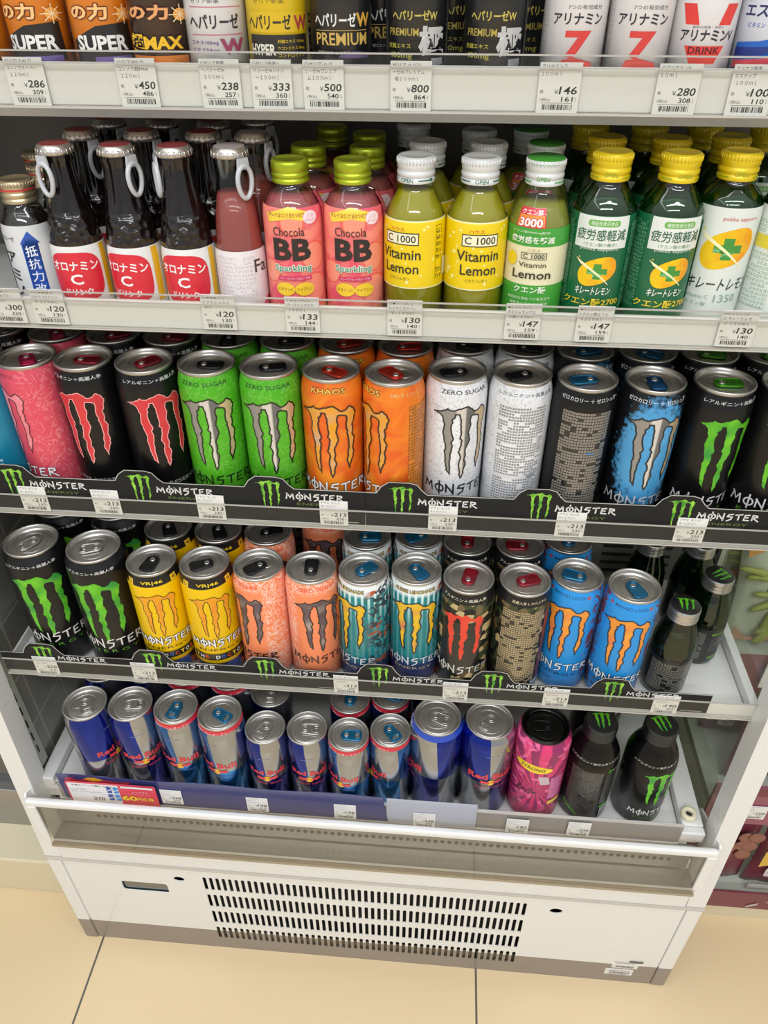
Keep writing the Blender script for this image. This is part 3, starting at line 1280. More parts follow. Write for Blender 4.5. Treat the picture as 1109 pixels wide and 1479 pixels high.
        claw(F, 0, zt, 1, 1, claw_fill('claw_mango', 'e08a34', 'e69a3a', 'd87a4a'), K('14283c'), 1.5)
        wordmark(F, 1, 43, 74, 10, K('dde4ea'), .15, K('14283c'), .7)
        F.text('ENERGY', 1, 31.5, 4, K('183c66'), 48, bold=.2)
        F.text('果汁13%', -14, 22, 4, K('183c66'), 22, bold=.2)
    elif kind == 'teal':
        F.text('Bull', 10, 40, 14, K('9cc4d0'), 30, rot=pi / 2, bold=.4)
    elif kind in ('rb', 'rbsf'):
        sf = kind == 'rbsf'
        zc = H * .485
        F.text('Red', -14 * k, zc + 12, 9.5 * k, K('c8303c'), 22 * k, bold=.9)
        F.text('Bull', 14 * k, zc + 12, 10 * k, K('c8303c'), 24 * k, bold=.9)
        zc += 6
        F.ell(1, zc - 6, 5, 5, K('d8a81e'), 24)
        for sx in (-1, 1):     # the two bulls, plain silhouettes
            F.poly([(1 + sx * a * .62, zc - 5 + (b + 5) * .62) for a, b in ((1.5, -7), (4, -3), (9, -1.5), (16, -1), (21, 2), (20, -4), (23, -9), (18, -7.5), (14, -11), (10, -8), (6, -11), (5, -8))], K('c8303c'), lay=F.lay + 1)
        F.text('ENERGY DRINK', 1, zc - 15, 3.4, K('b83a58' if not sf else '2c5c9c'), 38)
        if size != '473':
            pass
        F.text('energy', 0, H - 30, 1.8, K('8e9ac0'), 16)
    elif kind == 'pinksup':
        F.ell(-8, 112, 24, 7, K('e6c81e'), 28)
        F.text('STRONG', -8, 112, 6, K('2a2218'), 30, bold=.5, shear=.2)
        F.poly([(0, 100), (4, 84), (16, 84), (12, 100)], K('b8a8b0'))
        F.text('スーパー', -12, 66, 15, K('241a22'), 26, bold=1.0, shear=.3)
        F.rect(18, 36, 40, 47, K('d8c24a'))
        F.rect(16, 34, 52, 96, fine_print('print_pink', 'b8508a', 'e8c8d8', 60, 60, .5))
    return F


BODY = {}


def body_mat(kind, size):
    H = SIZES[size][1]
    d = {'pink': f_pink, 'blackred': f_redband, 'green': f_green, 'orange': f_orange, 'orangepanel': f_orange, 'white': f_white, 'whitepanel': f_white, 'blackpanel': f_black,
         'blue': f_blue, 'blackgreen': f_black, 'blackgreen500': f_black, 'yellow': f_yellow, 'peach': f_peach, 'aqua': f_aqua, 'camo': f_camo, 'camopanel': f_camo,
         'mango': f_mango, 'teal': f_tealcan, 'pinksup': f_pinksup}
    nm = {'pink': 'coral_floral_print', 'blackred': 'black_and_red_print', 'green': 'lime_print', 'orange': 'orange_swirl_print', 'orangepanel': 'orange_swirl_print', 'white': 'white_scroll_print',
          'whitepanel': 'white_scroll_print', 'blackpanel': 'black_print', 'blue': 'blue_spray_on_black_print', 'blackgreen': 'black_print', 'blackgreen500': 'black_print',
          'yellow': 'yellow_racing_print', 'peach': 'peach_lace_print', 'aqua': 'teal_ray_print', 'camo': 'camouflage_print', 'camopanel': 'camouflage_print', 'mango': 'sky_blue_print',
          'teal': 'teal_print', 'pinksup': 'magenta_burst_print'}
    if kind == 'rb':
        return rb_mat('blue_silver_checker_' + size, '2638a0', '27309a', H)
    if kind == 'rbsf':
        return rb_mat('pale_blue_silver_checker_' + size, '2a66b8', '2a86cc', H)
    return paint(nm[kind], d[kind])


PROTO = {}


def can(kind, size, loc, rot, tabc, tabrot, label, group=None, neck=None, name='drink_can', lid=None):
    key = (kind, size, neck)
    R, H, rim = SIZES[size]
    t = thing(name, label, 'can', loc, R_(rot), group)
    if key not in PROTO:
        prof = can_prof(R, H, rim)
        bm_ = body_mat(kind, size)
        mats = [bm_] * (len(prof) - 1)
        for i in range(4):
            mats[i] = ALU
        if neck:
            for i in range(len(prof) - 3, len(prof) - 1):
                mats[i] = K(neck)
        b = MB().lathe(prof, bm_, 56, mats=mats).mesh('body')
        F = art(kind, size)
        if neck == 'c4283a':
            F.text('・355ml・シュガーフリー', 0, H - 8.2, 3.0, K('e8c8cc'), 56, bold=.2)
        elif neck == '2545a8':
            F.text('473 ml', -6, H - 8.4, 3.0, K('c8d0e8'), 16, bold=.2)
        zs = [z for r, z in prof if z > 4]
        a = F.mesh('printed_artwork', round_fn(prof, R), 3.0, zs) if F.items else None
        PROTO[key] = (b, a)
    b, a = PROTO[key]
    obj('body', b, t)
    if a:
        obj('printed_artwork', a, t)
    obj('lid', lid_mesh(size, lid or ALU), t)
    tb = obj('tab', tab_mesh(size, 'open' if kind in ('rb', 'rbsf') or tabc == 'silver' else 'solid', lid or tabm(tabc)), t, None, R_(tabrot))
    if tabc != 'silver' and not lid:
        tb['label'] = {'navy': 'dark blue'}.get(tabc, tabc) + ' ring-pull tab'
    return t


# ---------------------------------------------------------------- third shelf: tall cans
Z3 = 811
G3 = 'tall energy drink cans on the third shelf'
can('teal', '355', (-441, 627, Z3), -10, 'silver', 40, 'teal can cut off by the left edge of the third shelf row', G3)
row3 = [
    ('pink', -388, 627, -48, 'pink', 80, 'coral pink can with floral lines and a pink claw mark'),
    ('blackred', -333.4, 628, -6, 'red', 95, 'black can with three red claw marks, beside the coral pink can'),
    ('blackred', -274.5, 626, 30, 'red', 110, 'black can with red claw turned right, beside the first lime green can'),
    ('green', -215.5, 627, 6, 'black', 85, 'lime green can with silver claw, left one, next to the black and red can'),
    ('green', -157, 626, 6, 'black', 100, 'lime green can with silver claw, right one, next to the orange cans'),
    ('orange', -98.7, 624, 0, 'orange', 60, 'orange can showing its full amber claw, next to the lime green can'),
    ('orange', -40.9, 621, -57, 'orange', -80, 'orange can turned so its ingredient panel shows, next to the white can'),
    ('white', 16.3, 631, 14, 'black', -88, 'white can with silver claw and black lettering'),
    ('whitepanel', 75, 630, 8, 'black', -70, 'white can showing its small-print ingredient panel'),
    ('blackpanel', 132.5, 625, 4, 'blue', -80, 'black can with a blue tab showing its ingredient panel'),
    ('blue', 192, 626, 5, 'navy', 0, 'black can with a blue sprayed panel behind a silver claw'),
    ('blackgreen', 252.8, 628, 10, 'green', 85, 'black can with green claw and green tab, third shelf, complete one'),
    ('blackgreen', 312, 628, 5, 'green', 70, 'black can with green claw at the right end of the third shelf, cut off'),
]
for kd, x, y, r, tc, tr, lb in row3:
    c_ = can(kd, '355', (x, y, Z3), r, tc, tr, lb, G3)
    if x == -40.9:
        F = Flat()
        F.rect(31, 70, 24, 134, fine_print('print_orange_side', 'cf7a1c', '5e3a14', 30, 36, .6))
        F.text('高麗人参・L-カルニチン', 30, 146.4, 3.4, K('e6c080'), 34)
        p_ = can_prof(*SIZES['355'])
        # the panel sits a little further round the can than the claw
        obj('ingredient_panel', F.mesh('ingredient_panel', lambda a, b, d, g=round_fn(p_, 28.65): g(a + 14, b, d + .3), 3.0), c_)
back3 = [
    ('pink', -384, 684, -30, 'pink', 60, 'coral pink can standing behind the front coral pink can'),
    ('blackgreen', -446, 690, 10, 'silver', 60, 'dark can with plain silver top at the back left of the third shelf'),
    ('blackred', -325, 685, 0, 'red', 120, 'black can with red tab behind the left black and red can'),
    ('blackred', -267, 685, 20, 'red', 70, 'black can with red tab behind the right black and red can'),
    ('green', -209, 685, 6, 'black', 0, 'lime green can behind the left lime green can'),
    ('green', -150, 684, 6, 'black', 100, 'lime green can behind the right lime green can'),
    ('orange', -92, 682, 10, 'orange', 110, 'orange can behind the orange can with the full claw'),
    ('orange', -34, 680, 0, 'orange', 100, 'orange can behind the orange can that shows its ingredients'),
    ('white', 24, 689, -20, 'black', 90, 'white can behind the white can with the claw'),
    ('white', 82, 688, 0, 'black', 80, 'white can behind the white can with the ingredient panel'),
    ('blue', 138, 684, 30, 'blue', 85, 'blue-tab can behind the black can with the ingredient panel'),
    ('blue', 196, 685, 0, 'blue', 60, 'blue-tab can behind the can with the blue sprayed panel'),
    ('blackgreen', 254, 687, 0, 'green', 80, 'green-tab can behind the complete black and green can'),
    ('blackgreen', 312, 688, 0, 'green', 80, 'green-tab can behind the cut-off black and green can'),
]
for kd, x, y, r, tc, tr, lb in back3:
    can(kd, '355', (x, y, Z3), r, tc, tr, lb, 'second row of cans on the third shelf')

# ---------------------------------------------------------------- fourth shelf
Z4 = 591
G4 = 'energy drink cans on the fourth shelf'
can('blackgreen500', '500', (-433.9, 605, Z4), 15, 'silver', -50, 'large black can with green claw, leftmost on the fourth shelf', G4)
can('blackgreen500', '500', (-362.6, 601, Z4), 5, 'silver', -75, 'large black can with green claw, beside the yellow cans', G4)
row4 = [
    ('yellow', -299.2, 596, 14, 'black', -25, 'yellow can with black collar, left one, tab pointing to the front'),
    ('yellow', -241.3, 597, 18, 'black', -80, 'yellow can with black collar, right one, tab lying sideways'),
    ('peach', -183.3, 598, -38, 'black', -8, 'peach can with grey claw turned left, beside the yellow can'),
    ('peach', -126.3, 598, 22, 'black', 160, 'peach can with full grey claw, beside the teal can'),
    ('aqua', -70.1, 600, -43, 'blue', 178, 'teal can with yellow claw turned left and sea creatures at its side'),
    ('aqua', -14, 605, -2, 'blue', 40, 'teal can with full yellow claw and white rays'),
    ('camo', 41, 596, -10, 'red', 175, 'camouflage can with red claw on the fourth shelf'),
    ('camopanel', 99.6, 597, 2, 'red', 110, 'camouflage can showing its beige small-print ingredient panel'),
    ('mango', 155.2, 609, -23, 'blue', -85, 'sky blue can with orange claw, left one, beside the camouflage can'),
    ('mango', 211.3, 596, -12, 'blue', 35, 'sky blue can with orange claw, right one, beside the glass bottle'),
]
for kd, x, y, r, tc, tr, lb in row4:
    can(kd, '355', (x, y, Z4), r, tc, tr, lb, G4)
can('blackgreen500', '500', (-431, 674, Z4), 15, 'silver', -50, 'large black can behind the leftmost large black can', G4)
can('blackgreen500', '500', (-364, 674, Z4), 5, 'silver', -50, 'large black can behind the one beside the yellow cans', G4)
back4 = [
    ('yellow', -299, 655, 10, 'black', 15, 'yellow can behind the left yellow can'),
    ('yellow', -241, 655, 20, 'black', 5, 'yellow can behind the right yellow can'),
    ('peach', -184, 656, 0, 'black', 120, 'peach can behind the peach can turned left'),
    ('peach', -126, 700, 0, 'black', 120, 'peach can standing far back in a shadowed gap'),
    ('aqua', -72, 657, 0, 'blue', 100, 'teal can behind the teal can turned left'),
    ('aqua', -14, 663, 0, 'blue', -60, 'teal can behind the teal can with the full claw'),
    ('camo', 40, 656, 0, 'red', 175, 'camouflage can behind the camouflage can with the red claw'),
    ('camo', 98, 655, 0, 'red', -90, 'camouflage can behind the can with the beige panel'),
    ('mango', 152, 668, 0, 'blue', 180, 'sky blue can behind the left sky blue can'),
]
for kd, x, y, r, tc, tr, lb in back4:
    can(kd, '355', (x, y, Z4), r, tc, tr, lb, 'second row of cans on the fourth shelf')

# ---------------------------------------------------------------- lowest deck
Z5 = 378
G5 = 'cans on the lowest deck'
row5 = [
    ('rb', '355', -413, 566, 72, 'silver', -40, 'tall blue and silver can, leftmost on the lowest deck', None),
    ('rb', '355', -357.2, 570, 24, 'silver', 75, 'tall blue and silver can, second from the left on the lowest deck', None),
    ('rbsf', '355', -300.6, 570, 0, 'blue', -10, 'tall pale blue and silver can with red collar, tab upright', 'c4283a'),
    ('rbsf', '355', -245, 565, -14, 'blue', 75, 'tall pale blue and silver can with red collar, tab sideways', 'c4283a'),
    ('rb', '250', -191.5, 565, 2, 'silver', -30, 'short blue and silver can with dark blue left side, tab slanted', None),
    ('rb', '250', -140.1, 568, 5, 'silver', 85, 'short blue and silver can beside the short red-collared can, tab sideways', None),
    ('rbsf', '250', -88.7, 563, -22, 'blue', 115, 'short pale blue and silver can with red collar, left one', 'c4283a'),
    ('rbsf', '250', -38.4, 573, -60, 'blue', 100, 'short pale blue and silver can with red collar, right one', 'c4283a'),
    ('rb', '473', 17.7, 580, -82, 'silver', 150, 'large can with mostly silver front and blue collar', '2545a8'),
    ('rb', '473', 80, 580, 10, 'silver', -50, 'large can with blue top and red lettering, beside the magenta can', None),
]
for kd, sz, x, y, r, tc, tr, lb, nk in row5:
    can(kd, sz, (x, y, Z5), r, tc, tr, lb, G5, nk)
BLKLID = mat('black_lid', '121213', 0.25, 0.8, coat=0.5)
can('pinksup', '473', (146, 578, Z5), -8, 'black', -80, 'magenta can with a black lid, between the large blue can and the black bottles', G5, None, lid=BLKLID)
back5 = [
    ('rb', '355', -412, 625, 20, 'silver', 60, 'blue and silver can behind the leftmost can of the lowest deck', None),
    ('rb', '355', -356, 628, 20, 'silver', 60, 'blue and silver can behind the second can of the lowest deck', None),
    ('rbsf', '355', -304, 628, 0, 'blue', 60, 'red-collared can behind the tall red-collared can with upright tab', 'c4283a'),
    ('rbsf', '355', -246, 625, 0, 'blue', 60, 'red-collared can behind the tall red-collared can with sideways tab', 'c4283a'),
    ('rb', '250', -195, 619, 20, 'silver', -20, 'short can behind the short can with slanted tab', None),
    ('rbsf', '250', -93, 617, 0, 'blue', 178, 'short red-collared can behind the left short red-collared can', 'c4283a'),
    ('rbsf', '250', -42, 628, 0, 'blue', 80, 'short red-collared can behind the right short red-collared can', 'c4283a'),
    ('rb', '473', 17, 650, 0, 'silver', 60, 'large can behind the large silver-fronted can', '2545a8'),
]
for kd, sz, x, y, r, tc, tr, lb, nk in back5:
    can(kd, sz, (x, y, Z5), r, tc, tr, lb, 'second row of cans on the lowest deck', nk)

# ---------------------------------------------------------------- bottles
def lathe_mesh(name, prof, m, seg=48):
    return MB().lathe(prof, m, seg).mesh(name)


def screw_cap(z0, h, r, m, band=None, ribs=True):
    b = MB()
    P = [(r - .3, z0), (r, z0 + .6), (r, z0 + h * .16), (r - .9, z0 + h * .2), (r - .9, z0 + h * .24), (r, z0 + h * .28), (r, z0 + h * .42), (r - .8, z0 + h * .46),
         (r - .8, z0 + h * .5), (r, z0 + h * .55), (r, z0 + h * .9), (r - 1.2, z0 + h), (r - 3, z0 + h), (r - 3.4, z0 + h - .4), (.01, z0 + h - .4)]
    b.lathe(P, m, 44)
    if ribs:
        for i in range(36):
            a = 2 * pi * i / 36
            b.tube([((r + .05) * cos(a), (r + .05) * sin(a), z0 + h * .74), ((r - .1) * cos(a), (r - .1) * sin(a), z0 + h * .93)], .55, m, 5)
    return b


BOT = {}


def deco(F, prof, R, name='label'):
    zs = [z for r, z in prof]
    return F.mesh(name, round_fn(prof, R), 3.0, zs)


BR = ink('2a1c14')


def embossed():
    t = NT('dark_brown_embossed_glass')
    t.p(0.14, 0, 0.45, 0.4)
    a, z, s = angz(t)
    t.base(t.mix(t.step(z, 60, 30), '1e100c', '120c0b'))
    v = t.n('ShaderNodeTexVoronoi')
    v.inputs['Scale'].default_value = 170
    t.l(t.obj(), v.inputs['Vector'])
    fl_ = t.math('SINE', t.math('MULTIPLY', a, 10.0))
    band = t.math('MULTIPLY', t.step(z, 66, 3), t.math('SUBTRACT', 1.0, t.step(z, 86, 3)))
    h = t.math('ADD', t.math('MULTIPLY', v.outputs['Distance'], band), t.math('MULTIPLY', fl_, t.math('MULTIPLY', t.step(z, 92, 6), .35)))
    bp = t.n('ShaderNodeBump')
    bp.inputs['Strength'].default_value = 1.0
    bp.inputs['Distance'].default_value = 0.0022
    t.l(h, bp.inputs['Height'])
    t.l(bp.outputs[0], t.b.inputs['Normal'])
    t.l(bp.outputs[0], t.b.inputs['Coat Normal'])
    return t.m


BROWN = embossed()
CLEARG = shell('clear_bottle_glass', 'f0f3f0', 0.02, 0.02, 1.5)
GREENG = shell('green_bottle_glass', '9cc8a0', 0.03, 0.02, 1.5)
CROWN = mat('crown_cap_tin', 'c8c2bc', 0.28, 0.9)
RINGP = mat('white_pull_ring', 'b9bbc0', 0.4, coat=.3)


def crown(z0, top):
    b = MB()
    b.lathe([(12.2, z0), (14.2, z0 - .4), (14.0, z0 + 2), (13.0, z0 + 5), (11.6, z0 + 6.6)], CROWN, 44)
    b.lathe([(11.6, z0 + 6.6), (9.5, z0 + 7.1), (.01, z0 + 7.3)], top, 44)
    for i in range(21):
        a = 2 * pi * i / 21
        b.tube([(13.9 * cos(a), 13.9 * sin(a), z0), (13.2 * cos(a), 13.2 * sin(a), z0 + 4)], .8, CROWN, 5)
    return b


def pull_ring(z0):
    b = MB()
    b.plate([[(-4.5, 0), (4.5, 0), (5.5, -8), (-5.5, -8)]], 13.8, 15.6, RINGP, lambda x, z, y: (x, -y, z0 + z))
    pts = []
    for i in range(22):
        a = 2 * pi * i / 22
        pts.append((6.6 * sin(a) * (1.0 + .12 * cos(a)), -15.3, z0 - 17 + 11.5 * cos(a)))
    b.tube(pts, 1.9, RINGP, 8, closed=True)
    return b


def bottle(kind, loc, rot, label, group=None, ringrot=0):
    t = thing('glass_bottle', label, 'bottle', loc, R_(rot), group)
    if kind not in BOT:
        parts = []
        if kind in ('oron', 'fami'):
            R = 22 if kind == 'oron' else 20.3
            body = [(.01, 2), (R - 3, 0), (R, 3), (R, 54), (R - .4, 60), (R - 1.6, 70), (17, 88), (13.2, 108), (12.0, 120), (12.0, 124), (13, 126), (12.4, 131)]
            lab = Flat()
            if kind == 'oron':
                parts.append(('glass_body', lathe_mesh('glass_body', body, BROWN)))
                w = 2 * pi * R
                lab.rect(-w / 2, w / 2, 6, 57, K('dcdcda'))
                lab.rect(24.5, 31, 7, 56, K('d8a818'))
                lab.rect(-31, -24.5, 7, 56, K('d8a818'))
                lab.rect(32, w / 2, 8, 55, fine_print('print_plain', 'd6d6d2', '6a6a6a', 50, 50, .5))
                lab.poly([(22 * abs(cos(q)) ** .6 * (1 if cos(q) > 0 else -1), 30 + 22 * abs(sin(q)) ** .6 * (1 if sin(q) > 0 else -1)) for q in [2 * pi * i / 32 for i in range(32)]], K('cf2334'))
                lab.text('オロナミン', 0, 40, 8.5, K('e8e4e4'), 39, bold=.6)
                lab.text('C', 0, 28, 9.5, K('e8e4e4'), 10, bold=.7)
                lab.text('ドリンク', 0, 16.5, 6, K('e8e4e4'), 22, bold=.45)
            else:
                parts.append(('liquid', lathe_mesh('liquid', [(.01, 2), (R - 4, .8), (R - .8, 3), (R - .8, 54), (R - 1.2, 60), (R - 2.4, 70), (16.2, 88), (12.9, 104), (.01, 104)], liquid('pink_drink', 'c4605a'))))
                parts.append(('glass_body', lathe_mesh('glass_body', body, CLEARG)))
                w = 2 * pi * R
                lab.rect(-w / 2, w / 2, 6, 58, K('dcd6d8'))
                lab.poly([(-w / 2, 6), (w / 2, 6), (w / 2, 12), (26, 20), (8, 7.5), (-20, 7)], K('d8507c'))
                lab.rect(-22, 14, 22, 54, fine_print('print_pinkish', 'dcd6d8', '75666c', 30, 40, .5))
                lab.text('Fa', 20, 46, 10, K('3a3438'), 12, bold=.3)
            lab.zmap(lambda z: z * .9 + 13 if z > 6.5 else z) if kind == 'oron' else lab.zmap(lambda z: z * 1.04 + 3 if z > 10 else z)
            parts.append(('label', deco(lab, body, R)))
            parts.append(('crown_cap', crown(130, mat('cap_red_print', '9a2a30', .35, .4) if kind == 'oron' else mat('cap_pale_print', 'bcb2b4', .35, .4)).mesh('crown_cap')))
            parts.append(('pull_ring', pull_ring(130).mesh('pull_ring')))
        else:
            S = dict(choc=(23.6, 95, 112, 128, 104), c1=(24.2, 88, 114, 132, 108), c3=(24.2, 88, 114, 132, 102), pok=(24.6, 98, 118, 137, 112), pokw=(24.6, 103, 118, 137, 112), amino=(20.5, 76, 91, 108, 86))[kind]
            R, zs, zn, zt, zl = S
            body = [(.01, 2), (R - 3, 0), (R, 3), (R, zs - 8), (R - .6, zs), (R - 4, zs + (zn - zs) * .38), (14.6, zs + (zn - zs) * .75), (12.6, zn - 1), (12.4, zn + 3)]
            inner = [(max(r - .9, .01), z + (.8 if z < 5 else 0)) for r, z in body if z < zl]
            g = rfun(body)
            inner += [(g(zl) - .9, zl), (.01, zl)]
            liq = {'choc': ('coral_drink', 'd46a70'), 'c1': ('lemon_drink', 'c8be24'), 'c3': ('pale_lemon_drink', 'b4b44a'), 'pok': ('dark_green_drink', '16401c'), 'pokw': ('dark_green_drink', '16401c'), 'amino': ('black_brown_drink', '1c1614')}[kind]
            parts.append(('liquid', lathe_mesh('liquid', inner, liquid(*liq, transl=.15 if 'green' in liq[0] or 'black' in liq[0] else .45))))
            parts.append(('glass_body', lathe_mesh('glass_body', body, GREENG if kind.startswith('pok') else CLEARG)))
            F = Flat()
            w = 2 * pi * R
            if kind == 'choc':
                def fch(t):
                    a, z, s = angz(t)
                    n = t.noise(45, 2.0, t.obj(), 1.0)
                    c = t.mix(t.step(n, .5, .1), 'e0566a', 'ec8a78')
                    return t.mix(t.step(z, 16, 5), 'e8a04a', c)
                pm = paint('coral_grapefruit_print', fch, .35, 0)
                F.rect(-w / 2, w / 2, 3, 97, pm)
                for cx, cz, rr in ((19, 60, 12), (19, 34, 13), (-19, 48, 10), (2, 86, 10)):
                    F.ell(cx, cz, rr, rr, K('e6655c'), 22)
                    F.ell(cx, cz, rr - 1.6, rr - 1.6, K('ee9078'), 22)
                F.poly([(-19, 78), (0, 84), (15, 80), (14, 72), (0, 75), (-17, 71)], K('ecc83c'))
                F.text('キレイはじける5つの力', -2, 77.5, 4, K('8a3a2a'), 30, bold=.3)
                F.ell(17, 75, 6, 5.5, K('f0d8e0'), 18)
                F.text('ノン', 17, 76.5, 2.6, K('b83a62'), 6)
                F.text('カフェイン', 17, 73, 2.2, K('b83a62'), 9)
                F.text('Chocola', -1, 64, 7.5, K('4c2a2a'), 25, bold=.15)
                F.text('BB', 1, 49, 19, K('231a1a'), 30, bold=1.0)
                F.text('Sparkling', 1, 32.5, 7, K('3f8a6e'), 29, bold=.4, outline=K('e8e4d8'), ow=.5)
                F.rect(-11, 15, 22.5, 26, K('c8285a'))
                F.text('グレープフルーツ＆ピーチ味', 2, 24.2, 2, K('e8dce0'), 23)
                for cx, s_ in ((-6, 'ビタミンC'), (9, 'ナイアシン')):
                    F.ell(cx, 14.5, 7.6, 6, K('e6c22e'), 20)
                    F.text(s_, cx, 14.5, 3, K('6a4a14'), 12, bold=.2)
                F.rect(30, 52, 8, 92, fine_print('print_coral', 'd65a66', '54242c', 30, 40, .5))
            elif kind == 'c1':
                F.rect(-w / 2, w / 2, 38, 90, K('e0dca8'))
                F.rect(-w / 2, w / 2, 39, 89, K('e3c400'))
                rnd = random.Random(7)
                for i in range(60):
                    F.ell(rnd.uniform(-w / 2, w / 2), rnd.uniform(42, 86), rnd.uniform(.6, 1.6), rnd.uniform(.8, 1.8), K('efe48a'), 10, lay=4)
                F.lay = 5
                F.text('ハウス', -2, 83.5, 2.8, K('c8542a'), 12, bold=.4)
                F.stroke([[(-13, 81), (15, 81), (15, 72.5), (-13, 72.5)]], .7, K('2a2a22'), closed=True)
                F.rect(-12.6, 14.6, 72.9, 80.6, K('e8e2c0'))
                F.text('C 1000', 1, 76.8, 5.6, K('2a2a22'), 24, bold=.35)
                F.text('Vitamin', 0, 65, 8, K('2a2a18'), 34, bold=.3)
                F.text('Lemon', 1, 54, 8, K('2a2a18'), 29, bold=.3)
                F.text('ビタミンレモン', 0, 46, 2.8, K('3a3a20'), 17)
                F.rect(30, 36, 44, 86, fine_print('print_lemon', 'e3c400', '5a5418', 20, 20, .6))
                F.rect(38, 46, 46, 60, fine_print('print_lemon2', 'e8e2c0', '4a7a3a', 50, 50, .5))
            elif kind == 'c3':
                F.rect(-w / 2, w / 2, 4, 76, K('3f9a35'))
                F.rect(-w / 2, w / 2, 25, 60, K('ded8b4'))
                F.rect(-17, 7, 76, 92, K('cc2c3a'))
                F.rect(-16, 6, 77, 86, K('e08a2c'))
                F.text('クエン酸', -5, 88.5, 4.6, K('ecdcd8'), 20, bold=.4)
                F.text('3000', -5, 80.5, 7, K('ecdcd8'), 19, bold=.8, outline=K('cc2c3a'), ow=.5)
                F.text('クエン酸3000mg配合', -4, 72.5, 2.4, K('d8e4c8'), 30)
                F.text('疲労感を軽減', -2, 66, 6.4, K('dfe8d4'), 34, bold=.45)
                F.text('ハウス', 0, 57.2, 2.4, K('b87a4a'), 10, bold=.3)
                F.stroke([[(-9, 54.6), (10, 54.6), (10, 49), (-9, 49)]], .5, K('2a2a22'), closed=True)
                F.text('C 1000', .5, 51.8, 4, K('2a2a22'), 16, bold=.25)
                F.text('Vitamin', 0, 44, 4.6, K('3a3a24'), 21, bold=.15)
                F.text('Lemon', 0, 35, 8, K('2a2a1c'), 30, bold=.35)
                F.ell(-17, 48, 4.5, 6.5, K('e0c428'), 18)
                F.text('クエン酸', 0, 21, 6.4, K('dfe8d4'), 25, bold=.5)
                F.text('継続的な摂取で日常生活や', 0, 12.5, 3, K('cfe0c0'), 34)
                F.text('運動後の疲労感を軽減', 0, 7.6, 3, K('cfe0c0'), 30)
            elif kind == 'pok':
                F.rect(-w / 2, w / 2, 3, 97, K('12603a'))
                F.rect(-20.5, 21, 73, 96.5, K('d9ddd6'))
                F.poly(rrect(24, 4.6, 2, 1, 91.5), K('6aa84a'))
                F.text('機能性表示食品', 1, 91.5, 3, K('e2ecd8'), 20)
                F.text('疲労感軽減', 0, 83, 8.4, K('1c5a3a'), 38, bold=.25)
                F.text('（クエン酸の働き）', 0, 76, 2.8, K('5c8a5a'), 25)
                F.text('pokka sapporo', 0, 68.5, 3.6, K('c0c8b8'), 29, bold=.2)
                lem(F, 1, 47, 1.15)
                F.rect(-38, -23, 8, 92, fine_print('print_green', '12603a', '9cc0a8', 34, 40, .5))
                F.rect(24, 38, 8, 92, fine_print('print_green', '12603a', '9cc0a8'))
                F.text('キレートレモン', 0, 27.5, 8, K('e2e4dc'), 27, bold=.4, shear=.1)
                F.text('クエン酸2700', 0, 16, 8, K('dcc02e'), 46, bold=.5)
            elif kind == 'pokw':
                F.rect(-w / 2, w / 2, 3, 102, K('d4dad2'))
                F.text('pokka sapporo', 6, 94, 3.6, K('c24a52'), 27, bold=.25)
                lem(F, 1, 64, 1.55)
                F.text('キレートレモン', 3, 30, 12, K('25282c'), 52, bold=.25, shear=.15)
                F.text('Vitamin C', -13, 17, 4, K('8aa894'), 17)
                F.text('1350', 9, 16, 8, K('8aa894'), 18)
                F.text('クエン酸', -13, 10, 4, K('8aa894'), 16)
                F.rect(-52, -30, 8, 92, fine_print('print_whitegreen', 'd4dad2', '4a8a62', 30, 36, .55))
                F.rect(-52, -30, 64, 76, K('d8c63a'))
            elif kind == 'amino':
                F.rect(-w / 2, w / 2, 3, 76, K('cfd0d2'))
                F.poly([(4, 62), (12, 72), (20, 62), (18, 62), (18, 4), (5, 4), (5, 62)], K('1f4fae'))
                for i, c in enumerate('抵抗力改善'):
                    F.text(c, 11.5, 56 - i * 10.4, 9, K('dfe4ee'), 9, bold=.3)
                for i, c in enumerate('アミノ'):
                    F.text(c, -8, 50 - i * 14, 10, K('26262a'), 11, bold=.6)
                F.text('ヘパリーゼ', -8, 66, 4, K('3a3a3e'), 16, bold=.3)
                F.rect(-40, -18, 6, 70, fine_print('print_grey', 'cfd0d2', '5a5a60', 40, 50, .5))
            if kind == 'choc':
                F.zmap(lambda z: z * .91 + 21.7, 9)
            elif kind == 'c3':
                F.zmap(lambda z: z * .85 + 22 if z > 5 else z)
            elif kind == 'pok':
                F.zmap(lambda z: z * .78 + 19 if z < 73 else z, 1)
            elif kind == 'pokw':
                F.zmap(lambda z: z * .8 + 21 if z < 90 else z, 1)
            parts.append(('label', deco(F, body, R)))
            cm = {'choc': mat('lime_cap', 'a8b820', .3, .6, coat=.3), 'c1': mat('white_cap', 'd8dada', .35, .1, coat=.3), 'c3': mat('white_cap', 'd8dada'), 'pok': mat('yellow_cap', 'e2c614', .35, .2, coat=.3), 'pokw': mat('yellow_cap', 'e2c614'),
                  'amino': mat('champagne_cap', 'c4b494', .3, .8)}[kind]
            rr = 14.4 if kind != 'amino' else 14
            b = screw_cap(zn, zt - zn, rr, cm, ribs=kind != 'choc')
            if kind == 'c3':
                b.lathe([(rr + .15, zt - 3.6), (rr - .9, zt + .15), (.01, zt + .15)], mat('green_cap_top', '3f9a35', .35, .2), 44)
            if kind == 'amino':
                b.lathe([(rr + .1, zn + 9.5), (rr + .1, zn + 11)], K('c03a34'), 44)
            parts.append(('screw_cap', b.mesh('screw_cap')))
